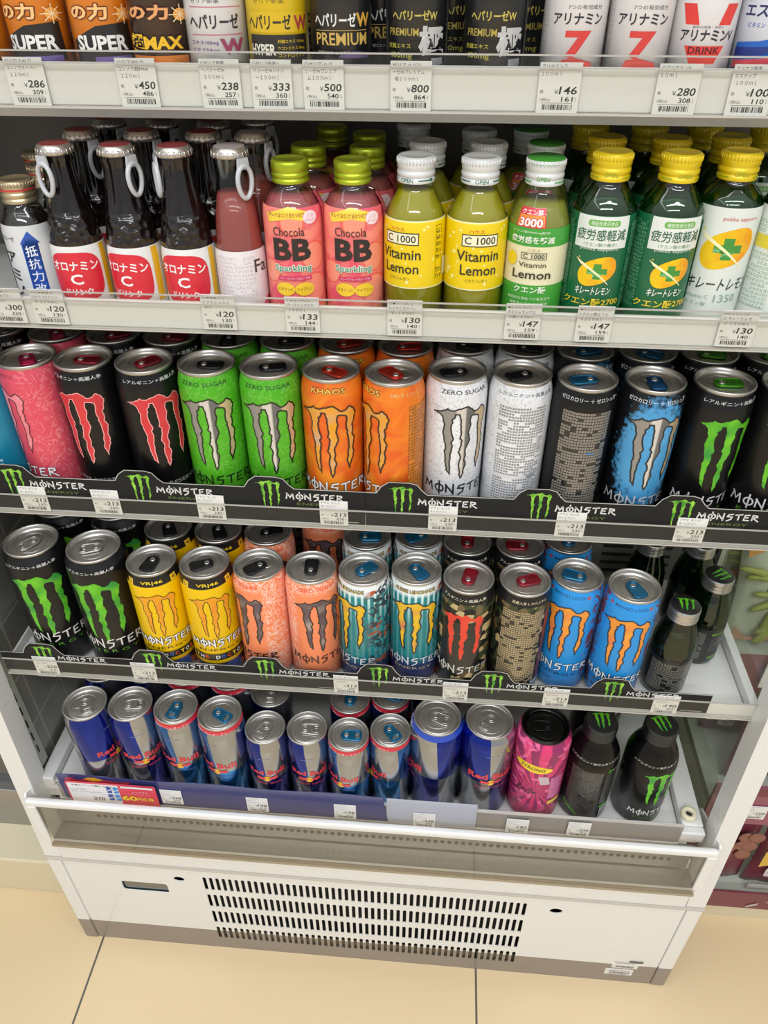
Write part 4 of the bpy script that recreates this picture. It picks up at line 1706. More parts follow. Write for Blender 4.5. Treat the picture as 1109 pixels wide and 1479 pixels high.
            if kind in ('c1', 'c3', 'pok', 'pokw'):
                F = Flat()
                q = K('2c6a4a' if kind == 'c1' else ('4aa040' if kind == 'c3' else '9aa81c'))
                F.text('OPEN', 0, zn + 2.6 if kind == 'c1' else zn + 5, 3.0, q, 10, bold=.2)
                F.stroke([[(9, zn + 2.6), (19, zn + 2.6)], [(-19, zn + 2.6), (-9, zn + 2.6)]], .9, q)
                F.poly([(19, zn + 4.2), (19, zn + 1), (22, zn + 2.6)], q)
                parts.append(('cap_print', F.mesh('cap_print', lambda a, b2, d, rr=rr: ((rr + d + .1) * sin(a / rr), -(rr + d + .1) * cos(a / rr), b2), 3.0)))
        BOT[kind] = parts
    for n, me in BOT[kind]:
        o = obj(n, me, t)
        if n == 'pull_ring':
            o.rotation_euler[2] = R_(ringrot - rot)
    return t


def lem(F, cx, cz, k):
    """lemon with a green cross"""
    P = []
    for i in range(32):
        a = 2 * pi * i / 32
        r = 1 + .16 * max(0, cos(a - .5)) ** 8 + .16 * max(0, cos(a - .5 - pi)) ** 8
        x, z = 13.5 * cos(a) * r, 10.5 * sin(a) * r
        P.append((cx + k * (x * cos(.6) - z * sin(.6)), cz + k * (x * sin(.6) + z * cos(.6))))
    def fl_(t):
        s = t.sep(t.uv())
        return t.mix(t.step(t.math('ADD', t.math('MULTIPLY', s[0], -1.4), t.noise(12, 2, t.uv())), .42, .2), 'e29a1c', 'e4bc14')
    F.poly(P, paint('lemon_print', fl_, .35, 0))
    w = 2.5 * k
    L = 6.6 * k
    F.poly([(cx - w, cz - L), (cx + w, cz - L), (cx + w, cz - w), (cx + L, cz - w), (cx + L, cz + w), (cx + w, cz + w), (cx + w, cz + L), (cx - w, cz + L), (cx - w, cz + w), (cx - L, cz + w), (cx - L, cz - w), (cx - w, cz - w)], K('3c8a34'))
    S = []
    for j in range(4):
        S.append([(cx + k * (-15 + j * .9 + 4 * (1 - cos(i / 9 * 2.2)) + i * 1.6), cz + k * (10 - j * 1.2 - i * 2.1 + 3 * sin(i * .3))) for i in range(10)])
    F.stroke(S, .55 * k, K('efe6b4'))
    F.text('・', cx - 13 * k, cz + 11 * k, 1.2 * k, K('e6c84a'))


Z2 = 1019
G2 = 'front row of glass drink bottles on the second shelf'
bottle('amino', (-346, 618, Z2), -10, 'small dark bottle with gold cap and blue arrow label, far left of the second shelf', G2)
bottle('oron', (-302, 608, Z2), 8, 'dark brown bottle with red oval label, first from the left, ring hanging on its left', G2, -22)
bottle('oron', (-254, 608, Z2), -9, 'dark brown bottle with red oval label, middle of three, ring on its right', G2, 64)
bottle('oron', (-209, 608, Z2), -2, 'dark brown bottle with red oval label, beside the clear bottle of pink drink', G2, -62)
bottle('fami', (-166, 608, Z2), 4, 'clear crown-capped bottle of pink drink with white label', G2, 52)
bottle('choc', (-121.5, 612, Z2), 2, 'pink-labelled bottle with lime cap, left one', G2)
bottle('choc', (-73.5, 614, Z2), 2, 'pink-labelled bottle with lime cap, right one, beside the lemon drinks', G2)
bottle('c1', (-25, 612, Z2), -26, 'yellow lemon drink with white cap, label turned left', G2)
bottle('c1', (23.5, 612, Z2), 4, 'yellow lemon drink with white cap, label nearly facing the front', G2)
bottle('c3', (71.5, 613, Z2), -10, 'lemon drink with green-topped white cap and red neck sticker', G2)
bottle('pok', (119.5, 613, Z2), -8, 'green-labelled lemon bottle with yellow cap, left one', G2)
bottle('pok', (169, 613, Z2), 6, 'green-labelled lemon bottle with yellow cap, right one', G2)
bottle('pokw', (214, 622, Z2), -4, 'white-labelled bottle with big lemon and green cross, yellow cap', G2)
bottle('pokw', (262, 618, Z2), 45, 'white-labelled lemon bottle cut off by the right edge of the photo', G2)
GB = 'bottles standing behind on the second shelf'
for kd, x, y, lb, rr in (
    ('oron', -303, 660, 'brown crown-capped bottle behind the first dark brown bottle', 60),
    ('oron', -297, 708, 'brown crown-capped bottle at the back left of the second shelf', 60),
    ('oron', -252, 661, 'brown crown-capped bottle behind the middle dark brown bottle', 70),
    ('oron', -250, 708, 'brown crown-capped bottle at the back behind the middle one', 60),
    ('oron', -201, 661, 'brown crown-capped bottle behind the third dark brown bottle', 80),
    ('oron', -205, 708, 'brown crown-capped bottle at the back behind the third one', 60),
    ('fami', -160, 660, 'clear pink drink bottle directly behind the front clear one', 70),
    ('fami', -170, 725, 'clear pink drink bottle at the very back', 60),
    ('choc', -115, 662, 'lime-capped bottle behind the left lime-capped bottle', 0),
    ('choc', -106, 738, 'lime-capped bottle alone at the very back', 0),
    ('choc', -67, 662, 'lime-capped bottle behind the right lime-capped bottle', 0),
    ('choc', -70, 712, 'lime-capped bottle third in line behind the right one', 0),
    ('c1', -18, 662, 'white-capped lemon drink behind the one turned left', 0),
    ('c1', -33, 735, 'white-capped lemon drink at the very back', 0),
    ('c1', 31, 662, 'white-capped lemon drink behind the front-facing one', 0),
    ('c1', 24, 712, 'white-capped lemon drink third in line behind the front-facing one', 0),
    ('c3', 76, 663, 'green-topped cap bottle behind the one with the red sticker', 0),
    ('c3', 68, 716, 'green-topped cap bottle at the back', 0),
    ('pok', 123, 664, 'yellow-capped bottle behind the left green-labelled bottle', 0),
    ('pok', 117, 715, 'yellow-capped bottle third in line at the left green-labelled row', 0),
    ('pok', 173, 664, 'yellow-capped bottle behind the right green-labelled bottle', 0),
    ('pok', 166, 715, 'yellow-capped bottle third in line at the right green-labelled row', 0),
    ('pok', 221, 674, 'yellow-capped bottle behind the white-labelled bottle', 0),
    ('pok', 214, 726, 'yellow-capped bottle at the back of the white-labelled row', 0),
    ('pok', 265, 722, 'yellow-capped bottle at the back right of the second shelf', 0),
    ('amino', -345, 668, 'gold-capped bottle behind the small dark one with the arrow label', 0),
    ('amino', -312, 745, 'gold-capped bottle at the back between brown bottles', 0),
    ('amino', -372, 716, 'gold-capped bottle at the far back left', 0),
):
    bottle(kd, (x, y, Z2), 0, lb, GB, rr)

# ---------------------------------------------------------------- green glass bottles and aluminium bottles
CLAWG = claw_fill('claw_green', '3f9a20', '6fc22a', '2f8f3a')
bodyg = [(.01, 2), (21, 0), (24, 4), (24, 66), (23.4, 74), (20, 90), (16, 102), (14.6, 108), (14.2, 112)]
_gb = []


def glass_energy(loc, rot, label):
    t = thing('glass_bottle', label, 'bottle', loc, R_(rot), 'small green glass energy drink bottles')
    if not _gb:
        _gb.append(('liquid', lathe_mesh('liquid', [(.01, 3), (20, 1), (23.1, 4), (23.1, 66), (22.5, 74), (19, 90), (18, 93), (.01, 93)], liquid('olive_drink', '1d2a12', .2))))
        _gb.append(('glass_body', lathe_mesh('glass_body', bodyg, shell('deep_green_glass', '8fb488', 0.03, 0.02, 1.5))))
        F = Flat()
        F.rect(-75, 75, 8, 60, K('17181a'))
        F.rect(-24, 22, 12, 54, fine_print('print_silver', '1c1e22', '8a8678', 34, 34, .6))
        F.text('MONSTER', 42, 52, 4, K('6fae2a'), 26, bold=.3)
        F.rect(30, 56, 24, 44, fine_print('print_black_small', '17181a', '9a9c9a', 40, 60, .5))
        F.rect(32, 54, 12, 16, K('4f8a2a'))
        _gb.append(('label', deco(F, bodyg, 24)))
        b = MB()
        b.lathe([(16, 108), (16.4, 108.6), (16.4, 111), (15.6, 111.8), (16.2, 113), (16.2, 115), (15.7, 116), (16.3, 117.4), (16.3, 122), (15.4, 123.6)], ALU, 48)
        b.lathe([(15.4, 123.6), (14.6, 124.2), (.01, 124.2)], ink('17181a'), 48)
        _gb.append(('screw_cap', b.mesh('screw_cap')))
        F = Flat()
        F.poly([(a * .36, -(b2 - 59) * .25) for a, b2 in CLAW], CLAWG)
        _gb.append(('cap_mark', F.mesh('cap_mark', lambda a, b2, d: (a, b2, 124.25 + d), cut=False)))
    for n, me in _gb:
        obj(n, me, t)
    return t


glass_energy((273, 606, Z4), -8, 'green glass bottle with black claw-marked cap at the front, beside the sky blue can')
glass_energy((322, 658, Z4), -60, 'green glass bottle with claw-marked cap standing at the right end of the fourth shelf')
glass_energy((261, 716, Z4), 0, 'green glass bottle at the back, behind the front green bottle')
glass_energy((318, 716, Z4), 0, 'green glass bottle at the back right corner of the fourth shelf')

ab = [(.01, 4), (24, 1), (27, 0), (31, 5), (31, 108), (30.4, 114), (27.5, 124), (22.5, 136), (19.4, 143), (18.6, 147), (18.6, 149)]
_al = []


def alu_bottle(front, loc, rot, label):
    t = thing('aluminium_bottle', label, 'bottle', loc, R_(rot), 'black aluminium bottles on the lowest deck')
    AB = paint('gloss_black_print', f_black, .22, .5)
    if not _al:
        _al.append(lathe_mesh('body', ab, AB, 56))
        b = MB()
        P = [(19.4, 146), (19.8, 147)]
        for i in range(4):
            P += [(19.8, 148 + i * 3.4), (18.9, 148.8 + i * 3.4), (18.9, 149.6 + i * 3.4), (19.8, 150.4 + i * 3.4)]
        P += [(19.6, 163), (18.2, 165)]
        b.lathe(P, mat('dark_metal_cap', '4a4c4c', .25, .9), 48)
        b.lathe([(18.2, 165), (.01, 165)], K('17181a'), 48)
        _al.append(b.mesh('screw_cap'))
        F = Flat()
        F.poly([(a * .4, -(b2 - 59) * .3) for a, b2 in CLAW], CLAWG)
        F2 = F.mesh('cap_mark', lambda a, b2, d: (a, b2, 165 + d), cut=False)
        _al.append(F2)
    obj('body', _al[0], t)
    obj('screw_cap', _al[1], t)
    obj('cap_mark', _al[2], t)
    F = Flat()
    F.text('L-アルギニン＋高麗人参＋カフェイン', 0, 119, 3, K('b8b8b0'), 80, bold=.2)
    if front:
        claw(F, 0, 108, .84, .84, CLAWG)
        wordmark(F, 2, 28, 60, 9, K('cfcfcb'), .17)
        F.text('E N E R G Y', 2, 17, 4, K('4f8a2a'), 44)
    else:
        F.rect(-32, 8, 18, 104, fine_print('print_bottle', '191a1b', '8c8a80', 38, 36, .5))
        F.rect(12, 34, 36, 100, fine_print('print_bottle', '191a1b', '8c8a80'))
        F.poly([(a * .12 + 16, 108 - (b2 - 20) * .12) for a, b2 in CLAW], CLAWG)
        F.text('MONSTER', 28, 104, 3, K('c4c4c0'), 16, bold=.2)
        F.poly([(-34, 26), (-14, 12), (-12, 14), (-34, 30)], K('4f9a2a'))
        F.rect(14, 36, 28, 33, K('4f9a2a'))
        F.rect(16, 40, 2, 26, fine_print('print_barcode', 'b8bcc0', '33363a', 3, 90, .9))
    obj('printed_artwork', F.mesh('printed_artwork', round_fn(ab, 31), 3.0, [z for r, z in ab]), t)
    return t


alu_bottle(False, (211, 583, Z5), 2, 'black aluminium bottle showing small print and a silver panel')
alu_bottle(True, (281, 584, Z5), 16, 'black aluminium bottle with green claw at the right end of the lowest deck')
alu_bottle(True, (226, 655, Z5), 20, 'black aluminium bottle half hidden between the two front ones')

# ---------------------------------------------------------------- tonic bottles on the topmost shelf
Z1 = 1188
t1 = [(.01, 2), (18, 0), (20.8, 3), (20.8, 72), (20, 78), (17, 86), (13, 93), (12.2, 97)]
_cap1 = {}


def tonic(kind, loc, rot, label, group='small tonic bottles on the topmost shelf'):
    t = thing('tonic_bottle', label, 'bottle', loc, R_(rot), group)
    if kind not in _cap1:
        R = 20.8
        w = 2 * pi * R
        F = Flat()
        cap = 'champagne_cap'
        if kind in ('ukon', 'ukon2'):
            F.rect(-w / 2, w / 2, 2, 72, K('d0761a' if kind == 'ukon' else '3a2418'))
            F.rect(-w / 2, -21, 2, 72, fine_print('print_ukon', 'c47020', '5a3010', 34, 40, .5))
            if kind == 'ukon':
                F.poly([(-20, 22), (0, 34), (24, 37), (26, 4), (-20, 4)], K('1e1a18'))
                F.text('SUPER', 2, 20, 13, K('dcdcd8'), 37, bold=.9)
                F.text('の力', -4, 45, 13, K('e8b878'), 26, bold=.9, outline=K('6a2a10'), ow=.9)
                F.rect(-4, 22, 2, 9, K('6c5a9c'))
            else:
                F.rect(-21, 24, 2, 10, K('d0761a'))
                F.text('超MAX', 0, 21, 14, K('e0b01c'), 40, bold=1.1, outline=K('2a1a10'), ow=.8)
                F.text('の力', -2, 45, 12, K('d89a60'), 28, bold=.9, outline=K('4a1a10'), ow=.9)
            F.ell(20, 43, 5, 5, K('e6a040'))
            for q in range(4):
                F.stroke([[(20 - 8 * cos(q * pi / 4), 43 - 8 * sin(q * pi / 4)), (20 + 8 * cos(q * pi / 4), 43 + 8 * sin(q * pi / 4))]], .7, K('f0d8b0'))
        elif kind == 'hepW':
            F.rect(-w / 2, w / 2, 2, 72, K('d4d2d2'))
            F.rect(24, w / 2, 4, 70, fine_print('print_grey2', 'd4d2d2', '6a686c', 34, 44, .5))
            F.rect(-18, 20, 49, 49.8, K('b86a7a'))
            F.rect(-18, 20, 27, 28, K('b86a7a'))
            F.text('ゼリア新薬', -6, 54, 3.4, K('6a6468'), 20)
            F.text('ヘパリーゼ', -1, 38, 12, K('28242a'), 36, bold=.7)
            F.text('エキス100mg', -9, 21, 4, K('6a4a7c'), 20, bold=.2)
            F.text('エキス54mg', -9, 15, 4, K('6a4a7c'), 20, bold=.2)
            F.text('W', 11, 18, 13, K('8e3a56'), 18, bold=1.2)
        elif kind == 'hepY':
            F.rect(-w / 2, w / 2, 2, 72, K('d2b214'))
            F.text('ゼリア新薬', -4, 54, 3.4, K('6a5814'), 22)
            F.rect(-20, 22, 30, 46, K('ccaa12'))
            F.text('ヘパリーゼ', -5, 38, 12, K('28221a'), 32, bold=.7)
            F.text('W', 19, 37, 12, K('a03a3a'), 12, bold=1.0)
            F.rect(-20, 24, 4, 28, K('26221e'))
            F.text('HYPER', -10, 16, 9, K('d8d4c4'), 19, bold=.7)
            for q, s_ in enumerate(('肝臓エキス 120mg', 'ウコンエキス 50mg', 'コンドロイチン')):
                F.text(s_, 11, 22.5 - q * 5.5, 3.2, K('d2b214'), 20, bold=.1)
        elif kind == 'hepK':
            F.rect(-w / 2, w / 2, 2, 72, K('1c1c20'))
            F.text('ヘパリーゼ', -5, 40, 11, K('d4d4cf'), 30, bold=.7)
            F.text('W', 16, 40, 11, K('c89a3a'), 12, bold=1.0)
            F.text('PREMIUM', 0, 25, 10, K('c0a050'), 38, bold=.4)
            F.rect(-19, 19, 31.5, 32, K('c0a050'))
            F.text('肝臓エキス・L-システイン', -4, 14, 3, K('b8b4a8'), 28)
            F.ell(9, 9, 12, 6, K('5a4a72'), 20, 0, pi)
        elif kind == 'kiwami':
            F.rect(-w / 2, w / 2, 2, 72, K('1b1c1e'))
            F.text('ヘパリーゼW', 0, 44, 8, K('b8a84a'), 32, bold=.6)
            F.text('PREMIUM', -8, 31, 6, K('a89440'), 22, bold=.3)
            F.text('肝臓エキス', -11, 20, 4, K('a8a040'), 18, bold=.2)
            F.text('400mg', -10, 12, 6, K('a8a040'), 18, bold=.4)
            F.text('極', 13, 24, 24, K('b4b2b0'), 20, bold=1.2)
            F.rect(12, 22, 4, 10, K('8a8a90'))
            F.rect(26, 40, 4, 70, fine_print('print_black2', '1b1c1e', '8a8a84', 34, 44, .5))
        elif kind == 'ari7':
            F.rect(-w / 2, w / 2, 2, 72, K('d6d2d2'))
            F.rect(-44, -22, 2, 70, fine_print('print_grey2', 'd4d2d2', '6a686c'))
            F.text('7つの有効成分', 4, 51, 3.6, K('4a4648'), 23)
            F.text('アリナミン', 0, 42, 9, K('28262a'), 34, bold=.6)
            F.text('7', 1, 22, 22, K('c83a34'), 17, bold=1.2)
            F.poly([(-16, 2), (-8, 10), (0, 12), (12, 8), (21, 2)], K('d04a44'))
        elif kind == 'ariV':
            F.rect(-w / 2, w / 2, 2, 58, K('d6d2d2'))
            F.poly([(-19, 54), (-10, 54), (-6, 38), (-15, 38)], K('d2382f'))
            F.poly([(19, 54), (10, 54), (6, 38), (15, 38)], K('d2382f'))
            F.poly([(-13, 22), (13, 22), (8, 8), (-8, 8)], K('d2382f'))
            F.text('アリナミンV', 1, 30, 9, K('26242a'), 36, bold=.7)
            F.text('疲労の回復・予防に', 0, 36.5, 2, K('5a5458'), 20)
            F.text('DRINK', 0, 18.5, 5.5, K('4a1414'), 20, bold=.3)
        elif kind == 'esu':
            F.rect(-w / 2, w / 2, 2, 60, K('cfd2dc'))
            F.rect(23, w / 2, 4, 58, fine_print('print_bluegrey', 'b8c2d4', '5a6478', 34, 44, .5))
            F.text('エスカップ', 0, 49, 11, K('22285a'), 40, bold=.7)
            F.text('ビタミン・タウリン配合', 0, 38, 4, K('2a5ab0'), 32, bold=.2)
            F.poly([(-22, 24), (-6, 26), (8, 30), (22, 38), (22, 2), (-22, 2)], K('1f5cb4'))
            F.poly([(-22, 10), (0, 13), (10, 21), (4, 24), (22, 34), (17, 14), (14, 18), (0, 7), (-22, 4)], K('cc3a48'))
            F.poly([(-22, 20), (0, 22), (6, 24), (0, 16), (-22, 12)], K('1c2f78'))
        F.zmap(lambda z: 34 + (z - 20) * .72 if 2.5 < z < 70 else z)
        zs = [z for r, z in t1]
        _cap1[kind] = F.mesh('label', round_fn(t1, R), 3.0, zs)
    if 'body' not in _cap1:
        _cap1['body'] = lathe_mesh('glass_body', t1, liquid('dark_tonic_glass', '1c1412', .1, .08))
        _cap1['cap'] = screw_cap(95, 15, 14, mat('champagne_cap', 'c4b494')).mesh('screw_cap')
    obj('glass_body', _cap1['body'], t)
    obj('label', _cap1[kind], t)
    obj('screw_cap', _cap1['cap'], t)
    return t


for kd, x, r, lb in (
    ('ukon', -338, -20, 'orange and black tonic bottle cut off at the top left edge of the photo'),
    ('ukon', -294, -2, 'orange tonic bottle lettered SUPER, whole label visible, first shelf left'),
    ('ukon', -248, 10, 'orange tonic bottle lettered SUPER, partly behind the one with yellow MAX lettering'),
    ('ukon2', -206, 2, 'brown and orange tonic bottle with yellow MAX lettering'),
    ('hepW', -166, 12, 'white tonic bottle with a purple W'),
    ('hepY', -123, 6, 'yellow tonic bottle with a red W'),
    ('hepK', -79, 8, 'black tonic bottle with gold PREMIUM lettering and white katakana'),
    ('kiwami', -27, -2, 'black tonic bottle with large silver kanji, left one'),
    ('kiwami', 26, -6, 'black tonic bottle with large silver kanji, right one'),
    ('ari7', 79, 0, 'white tonic bottle with a red number 7, left one'),
    ('ari7', 122, -4, 'white tonic bottle with a red number 7, right one'),
    ('ariV', 163.5, -4, 'white tonic bottle with broken red V and DRINK lettering'),
    ('esu', 206, -10, 'white and blue tonic bottle with a red arrow swoosh'),
):
    tonic(kd, (x, 613, Z1), r, lb)
for kd, x, lb in (('hepW', -166, 'white tonic bottle'), ('hepY', -123, 'yellow tonic bottle'), ('hepK', -55, 'black tonic bottle'), ('kiwami', -4, 'black silver-kanji tonic bottle'),
                  ('kiwami', 48, 'second black silver-kanji tonic bottle'), ('ari7', 100, 'white red-seven tonic bottle'), ('ukon', -270, 'orange tonic bottle'), ('ukon', -226, 'orange tonic bottle'), ('ariV', 150, 'white V tonic bottle'), ('esu', 196, 'blue-swoosh tonic bottle')):
    tonic(kd, (x, 660, Z1), 30, lb + ' in the row behind at the topmost shelf' + (', nearer the MAX bottle' if x == -226 else ''), 'tonic bottles in the second row of the topmost shelf')

# ---------------------------------------------------------------- price tags
CARDW = mat('tag_card', 'dddcd9', 0.5)
INK = ink('232323')
INK2 = ink('6e6c6a')


def price_tag(x, y, z, lines, price, tax, label, group, seed, dim=False):
    o_ = MB()
    o_.box(-14, 14, -.25, .25, -15, 15, CARDW)
    F = Flat()
    for i, s_ in enumerate(lines):
        F.text(s_, -12.5 if i < 2 else -11, 12.6 - i * 4.1, 2.5, INK if not dim else INK2, min(25, 2.7 * len(s_)), anchor='l', lay=1)
    F.text('￥', -1.5, -2.2, 2.8, INK, 2.8, lay=1)
    F.text(price, 6.4, -1.4, 4.8, INK, 4.0 * len(price), bold=.45, shear=.12, lay=1)
    F.text('税', -11.3, -2.2, 2.2, INK, lay=1)
    F.text('（税込', -8.5, -7, 2.0, INK, 7, lay=1)
    F.text(tax, 6.2, -6.6, 3.0, INK, 2.6 * len(tax), bold=.3, lay=1)
    F.text('）', 11.6, -6.8, 2.6, INK, .9, lay=1)
    r = random.Random(seed)
    x0 = -10.0
    while x0 < 10:
        w = r.choice((.25, .4, .6, .9))
        F.rect(x0, x0 + w, -13.2, -9.9, INK, 1)
        x0 += w + r.choice((.25, .4, .6))
    F.rect(-11, 10, -9.2, -8.9, INK2, 1)
    t = o_.build('price_tag', None, (x, y, z))
    tag(t, label, 'price tag', group)
    p = obj('tag_print', F.mesh('tag_print', lambda a, b, d: (a, -.25 - d, b), off=.03, dl=.02, cut=False), t)
    return t


k = 0
for x, l, p, tx, nm in (
    (-300, ('○ハウスW ウ', 'コンノ力スーパー', '１２０ｍｌ'), '286', '309', 'under the orange SUPER bottle'), (-220, ('ハウスWF ウ', 'コンノ力超MAX', '１２０ｍｌ'), '450', '486', 'under the yellow MAX bottle'),
    (-161, ('○ゼリア新薬', 'ヘパリーゼW', '１００ｍｌ'), '238', '257', 'under the white W bottle'), (-125, ('○ゼリア新薬ヘ', 'パリーゼWハイパ', 'ー１００ｍｌ'), '333', '360', 'under the yellow W bottle'),
    (-89, ('○ゼリア ヘパ', 'リーゼWプレミア', 'ム１００ｍｌ'), '500', '540', 'under the gold-lettered black bottle'), (-29, ('ゼリア ヘパリ', 'ーゼWプレミアム', '極１００ｍｌ'), '800', '864', 'under the left silver-kanji bottle'),
    (71, ('アリナミン７', '１００ｍｌ'), '146', '161', 'under the left number 7 bottle'), (149, ('○アリナミンV', '５０ｍｌ'), '280', '308', 'under the DRINK bottle'),
    (197, ('エスエス製薬', 'エスカップ', '１００ｍｌ'), '100', '110', 'at the right end of the topmost rail')):
    k += 1
    price_tag(x, 588, 1199, l, p, tx, 'white price tag showing %s yen %s' % (p, nm), 'price tags on the topmost rail', k)
for x, l, p, tx, nm in (
    (-361, ('リア新薬 ヘ', 'パリーゼアミノ', '５０ｍｌ'), '300', '330', 'at the left end of the second rail'), (-325, ('○大塚製薬 オ', 'ロナミンCドリン', 'ク １２０ＭＬ'), '120', '130', 'under the brown bottles'),
    (-182, ('大塚製薬 ファ', 'イブミニ １００', 'ｍｌ'), '120', '130', 'under the clear pink drink bottle'), (-113, ('チョコラＢＢス', 'パークリングＧＰ', '１４０ｍｌ'), '133', '144', 'under the lime-capped bottles'),
    (-30, ('○●ハウスＣ１', '０００ビタミンレ', 'モン１４０ｍｌ'), '130', '140', 'under the yellow lemon drinks'), (64, ('●Ｃ１０００ビ', 'タミンレモンクエ', 'ン酸１４０ｍｌ'), '147', '159', 'under the red-stickered bottle'),
    (120, ('●ポッカキレー', 'トクエン酸２７０', '０１５５ｍｌ'), '147', '159', 'under the left green-labelled bottle'), (230, ('○ポッカサッポ', 'ロ キレートレモ', 'ン １５５ｍｌ'), '130', '140', 'under the white-labelled lemon bottle')):
    k += 1
    price_tag(x, 579, 1036, l, p, tx, '%s yen price tag %s' % (p, nm), 'price tags on the second rail', k)
for i, (x, nm) in enumerate(((-402, 'below the coral pink can'), (-327, 'below the left black and red can'), (-220, 'below the left lime green can'), (-97, 'below the orange can with the full claw'), (10, 'below the white claw can'), (133, 'below the blue-tab panel can'), (246, 'below the green-tab can'))):
    k += 1
    price_tag(x, 588, 828, ('アサヒ モンス', 'ターエナジー', '３５５ｍｌ'), '213', '230', '213 yen tag on the upper black strip ' + nm, 'price tags on the third rail', k)
for i, (x, p, tx, nm) in enumerate(((-441, '250', '270', 'showing 250 yen below the large black cans'), (-324, '213', '230', 'below the left yellow can'), (-89, '213', '230', 'below the teal can turned left'), (35, '213', '230', 'below the red-claw camouflage can'),
                                    (147, '213', '230', 'below the left sky blue can'), (267, '190', '205', 'showing 190 yen below the green glass bottle'))):
    k += 1
    price_tag(x, 563, 602.5, ('アサヒ モンス', 'ターエナジー', '３５５ｍｌ'), p, tx, 'price tag on the lower black strip ' + nm, 'price tags on the fourth rail', k)
for i, (x, z, p, tx, nm) in enumerate(((-318, 396, '258', '278', 'beside the red coupon card'), (-206, 393, '198', '213', 'below the short cans on the dark blue strip'), (-93, 392, '198', '213', 'below the left short red-collared can'), (8, 386, '338', '365', 'below the large silver-fronted can'),
                                       (125, 388, '185', '199', 'below the magenta can'), (201, 391, '200', '216', 'below the small-print aluminium bottle'))):
    k += 1
    price_tag(x, 533, z, ('レッドブル', 'エナジー', '３５５ｍｌ'), p, tx, 'faded price tag on the lowest rail ' + nm, 'price tags on the lowest rail', k, True)

# ---------------------------------------------------------------- black printed strips with claw marks
STRIP = mat('black_printed_card', '191b1d', 0.5, spec=0.25)
EDGE = ink('b4b4b2')
SILV = ink('cfd0ce')


def brand_strip(label, x0, x1, y, zb, zt, xs, ztop):
    """card strip with raised outline over each claw mark"""
    cx = (x0 + x1) / 2
    top = [(x0, zt)]
    for c in xs:
        if c - 26 < x0:
            top = [(x0, ztop - 4), (max(x0, c - 10), ztop)]
        else:
            top += [(c - 24, zt), (c - 19, zt + (ztop - zt) * .6), (c - 12, ztop)]
        top += [(c + 8, ztop), (c + 15, ztop - 2), (c + 20, zt + (ztop - zt) * .35), (c + 25, zt)]
    top.append((x1, zt))
    top = [(a, b) for a, b in top]
    out = top + [(x1, zb), (x0, zb)]
    t = thing('shelf_strip', label, 'promotional strip', (cx, y, zb), 0, 'black claw-marked strips on the shelf fronts')
    MB().plate([[(a - cx, b - zb) for a, b in out]], 0, .5, STRIP, lambda a, b, c: (a, c, b)).build('card', t)
    F = Flat()
    F.stroke([[(a - cx, b - zb - .4) for a, b in top]], .8, EDGE)
    Pm = lambda f: obj('strip_print', f.mesh('strip_print', lambda a, b, d: (a, -d, b), off=.05, dl=.04, cut=False), t)
    for c in xs:
        G = Flat()
        P = [(c - cx + a * .45, ztop - 4 - zb - (b - 20) * .45) for a, b in THIN]
        G.poly([(max(a, x0 - cx), b) for a, b in P], CLAWG2)
        o = obj('claw_mark', G.mesh('claw_mark', lambda a, b, d: (a, -d, b), off=.08, cut=False), t)
        o['label'] = 'green claw mark'
        w = 57
        if c + 18 + w < x1 + 6:
            wordmark(F, c - cx + 45, zt - zb - (9 if zt > 700 else 5.5), w, 7 if zt > 700 else 6, SILV, .2)
            F.text('ENERGY', c - cx + 46, zt - zb - (18 if zt > 700 else 12.5), 3, ink('5c6e34'), 38, bold=.15)
    F.rect(x1 - cx - 30, x1 - cx - 6, 2, 3.4, ink('8a8a88'))
    Pm(F)
    return t


CLAWG2 = claw_fill('claw_strip_green', '5aa428', '9ad04a', '3f8a28', sc=3.0)
brand_strip('black claw-marked strip covering the left half of the third rail', -462, -66.3, 588.9, 814.5, 855, (-418, -289, -160), 868)
brand_strip('black claw-marked strip covering the right half of the third rail', -65.7, 371, 588.9, 814.5, 855, (-31, 100, 232), 868)
brand_strip('black claw-marked strip covering the left half of the fourth rail', -492, -90.3, 563.9, 591.5, 622, (-440, -311, -181), 639)
brand_strip('black claw-marked strip covering the right half of the fourth rail', -89.7, 314, 563.9, 591.5, 622, (-52, 75, 206), 639)

# dark blue strip and coupon on the lowest rail
t = thing('shelf_strip', 'dark blue strip with red bull emblem on the lowest rail', 'promotional strip', (-250, 534, 375))
pts = [(-215, 53)] + [(-215 + i * 14, 53 + 1.6 * sin(i * .55)) for i in range(1, 31)] + [(212, 0), (-213, 0)]
MB().plate([pts], 0, .6, mat('navy_card', '353a6c', .3, coat=.4), lambda a, b, c: (a, c, b)).build('card', t)
F = Flat()
F.ell(-167, 41, 15, 9, ink('d8a42a'), 24)
F.poly([(-207, 44), (-197, 48), (-188, 43), (-180, 46), (-168, 42), (-172, 30), (-178, 22), (-184, 30), (-192, 18), (-196, 30), (-205, 34), (-198, 38)], ink('c43a4a'))
F.poly([(-166, 42), (-152, 46), (-130, 44), (-118, 46), (-124, 38), (-136, 36), (-140, 24), (-150, 32), (-156, 22), (-164, 32)], ink('c43a4a'))
F.text('Red', -192, 14, 10, ink('c43a4a'), 22, bold=1)
obj('emblem', F.mesh('emblem', lambda a, b, d: (a, -d, b), off=.05, cut=False), t)
o = MB().box(-40, 73, 534.2, 534.8, 375, 426, mat('pale_blue_card', 'a7abba', .3, coat=.4)).build('shelf_strip')
tag(o, 'pale grey-blue strip continuing the dark blue strip to the right', 'promotional strip')

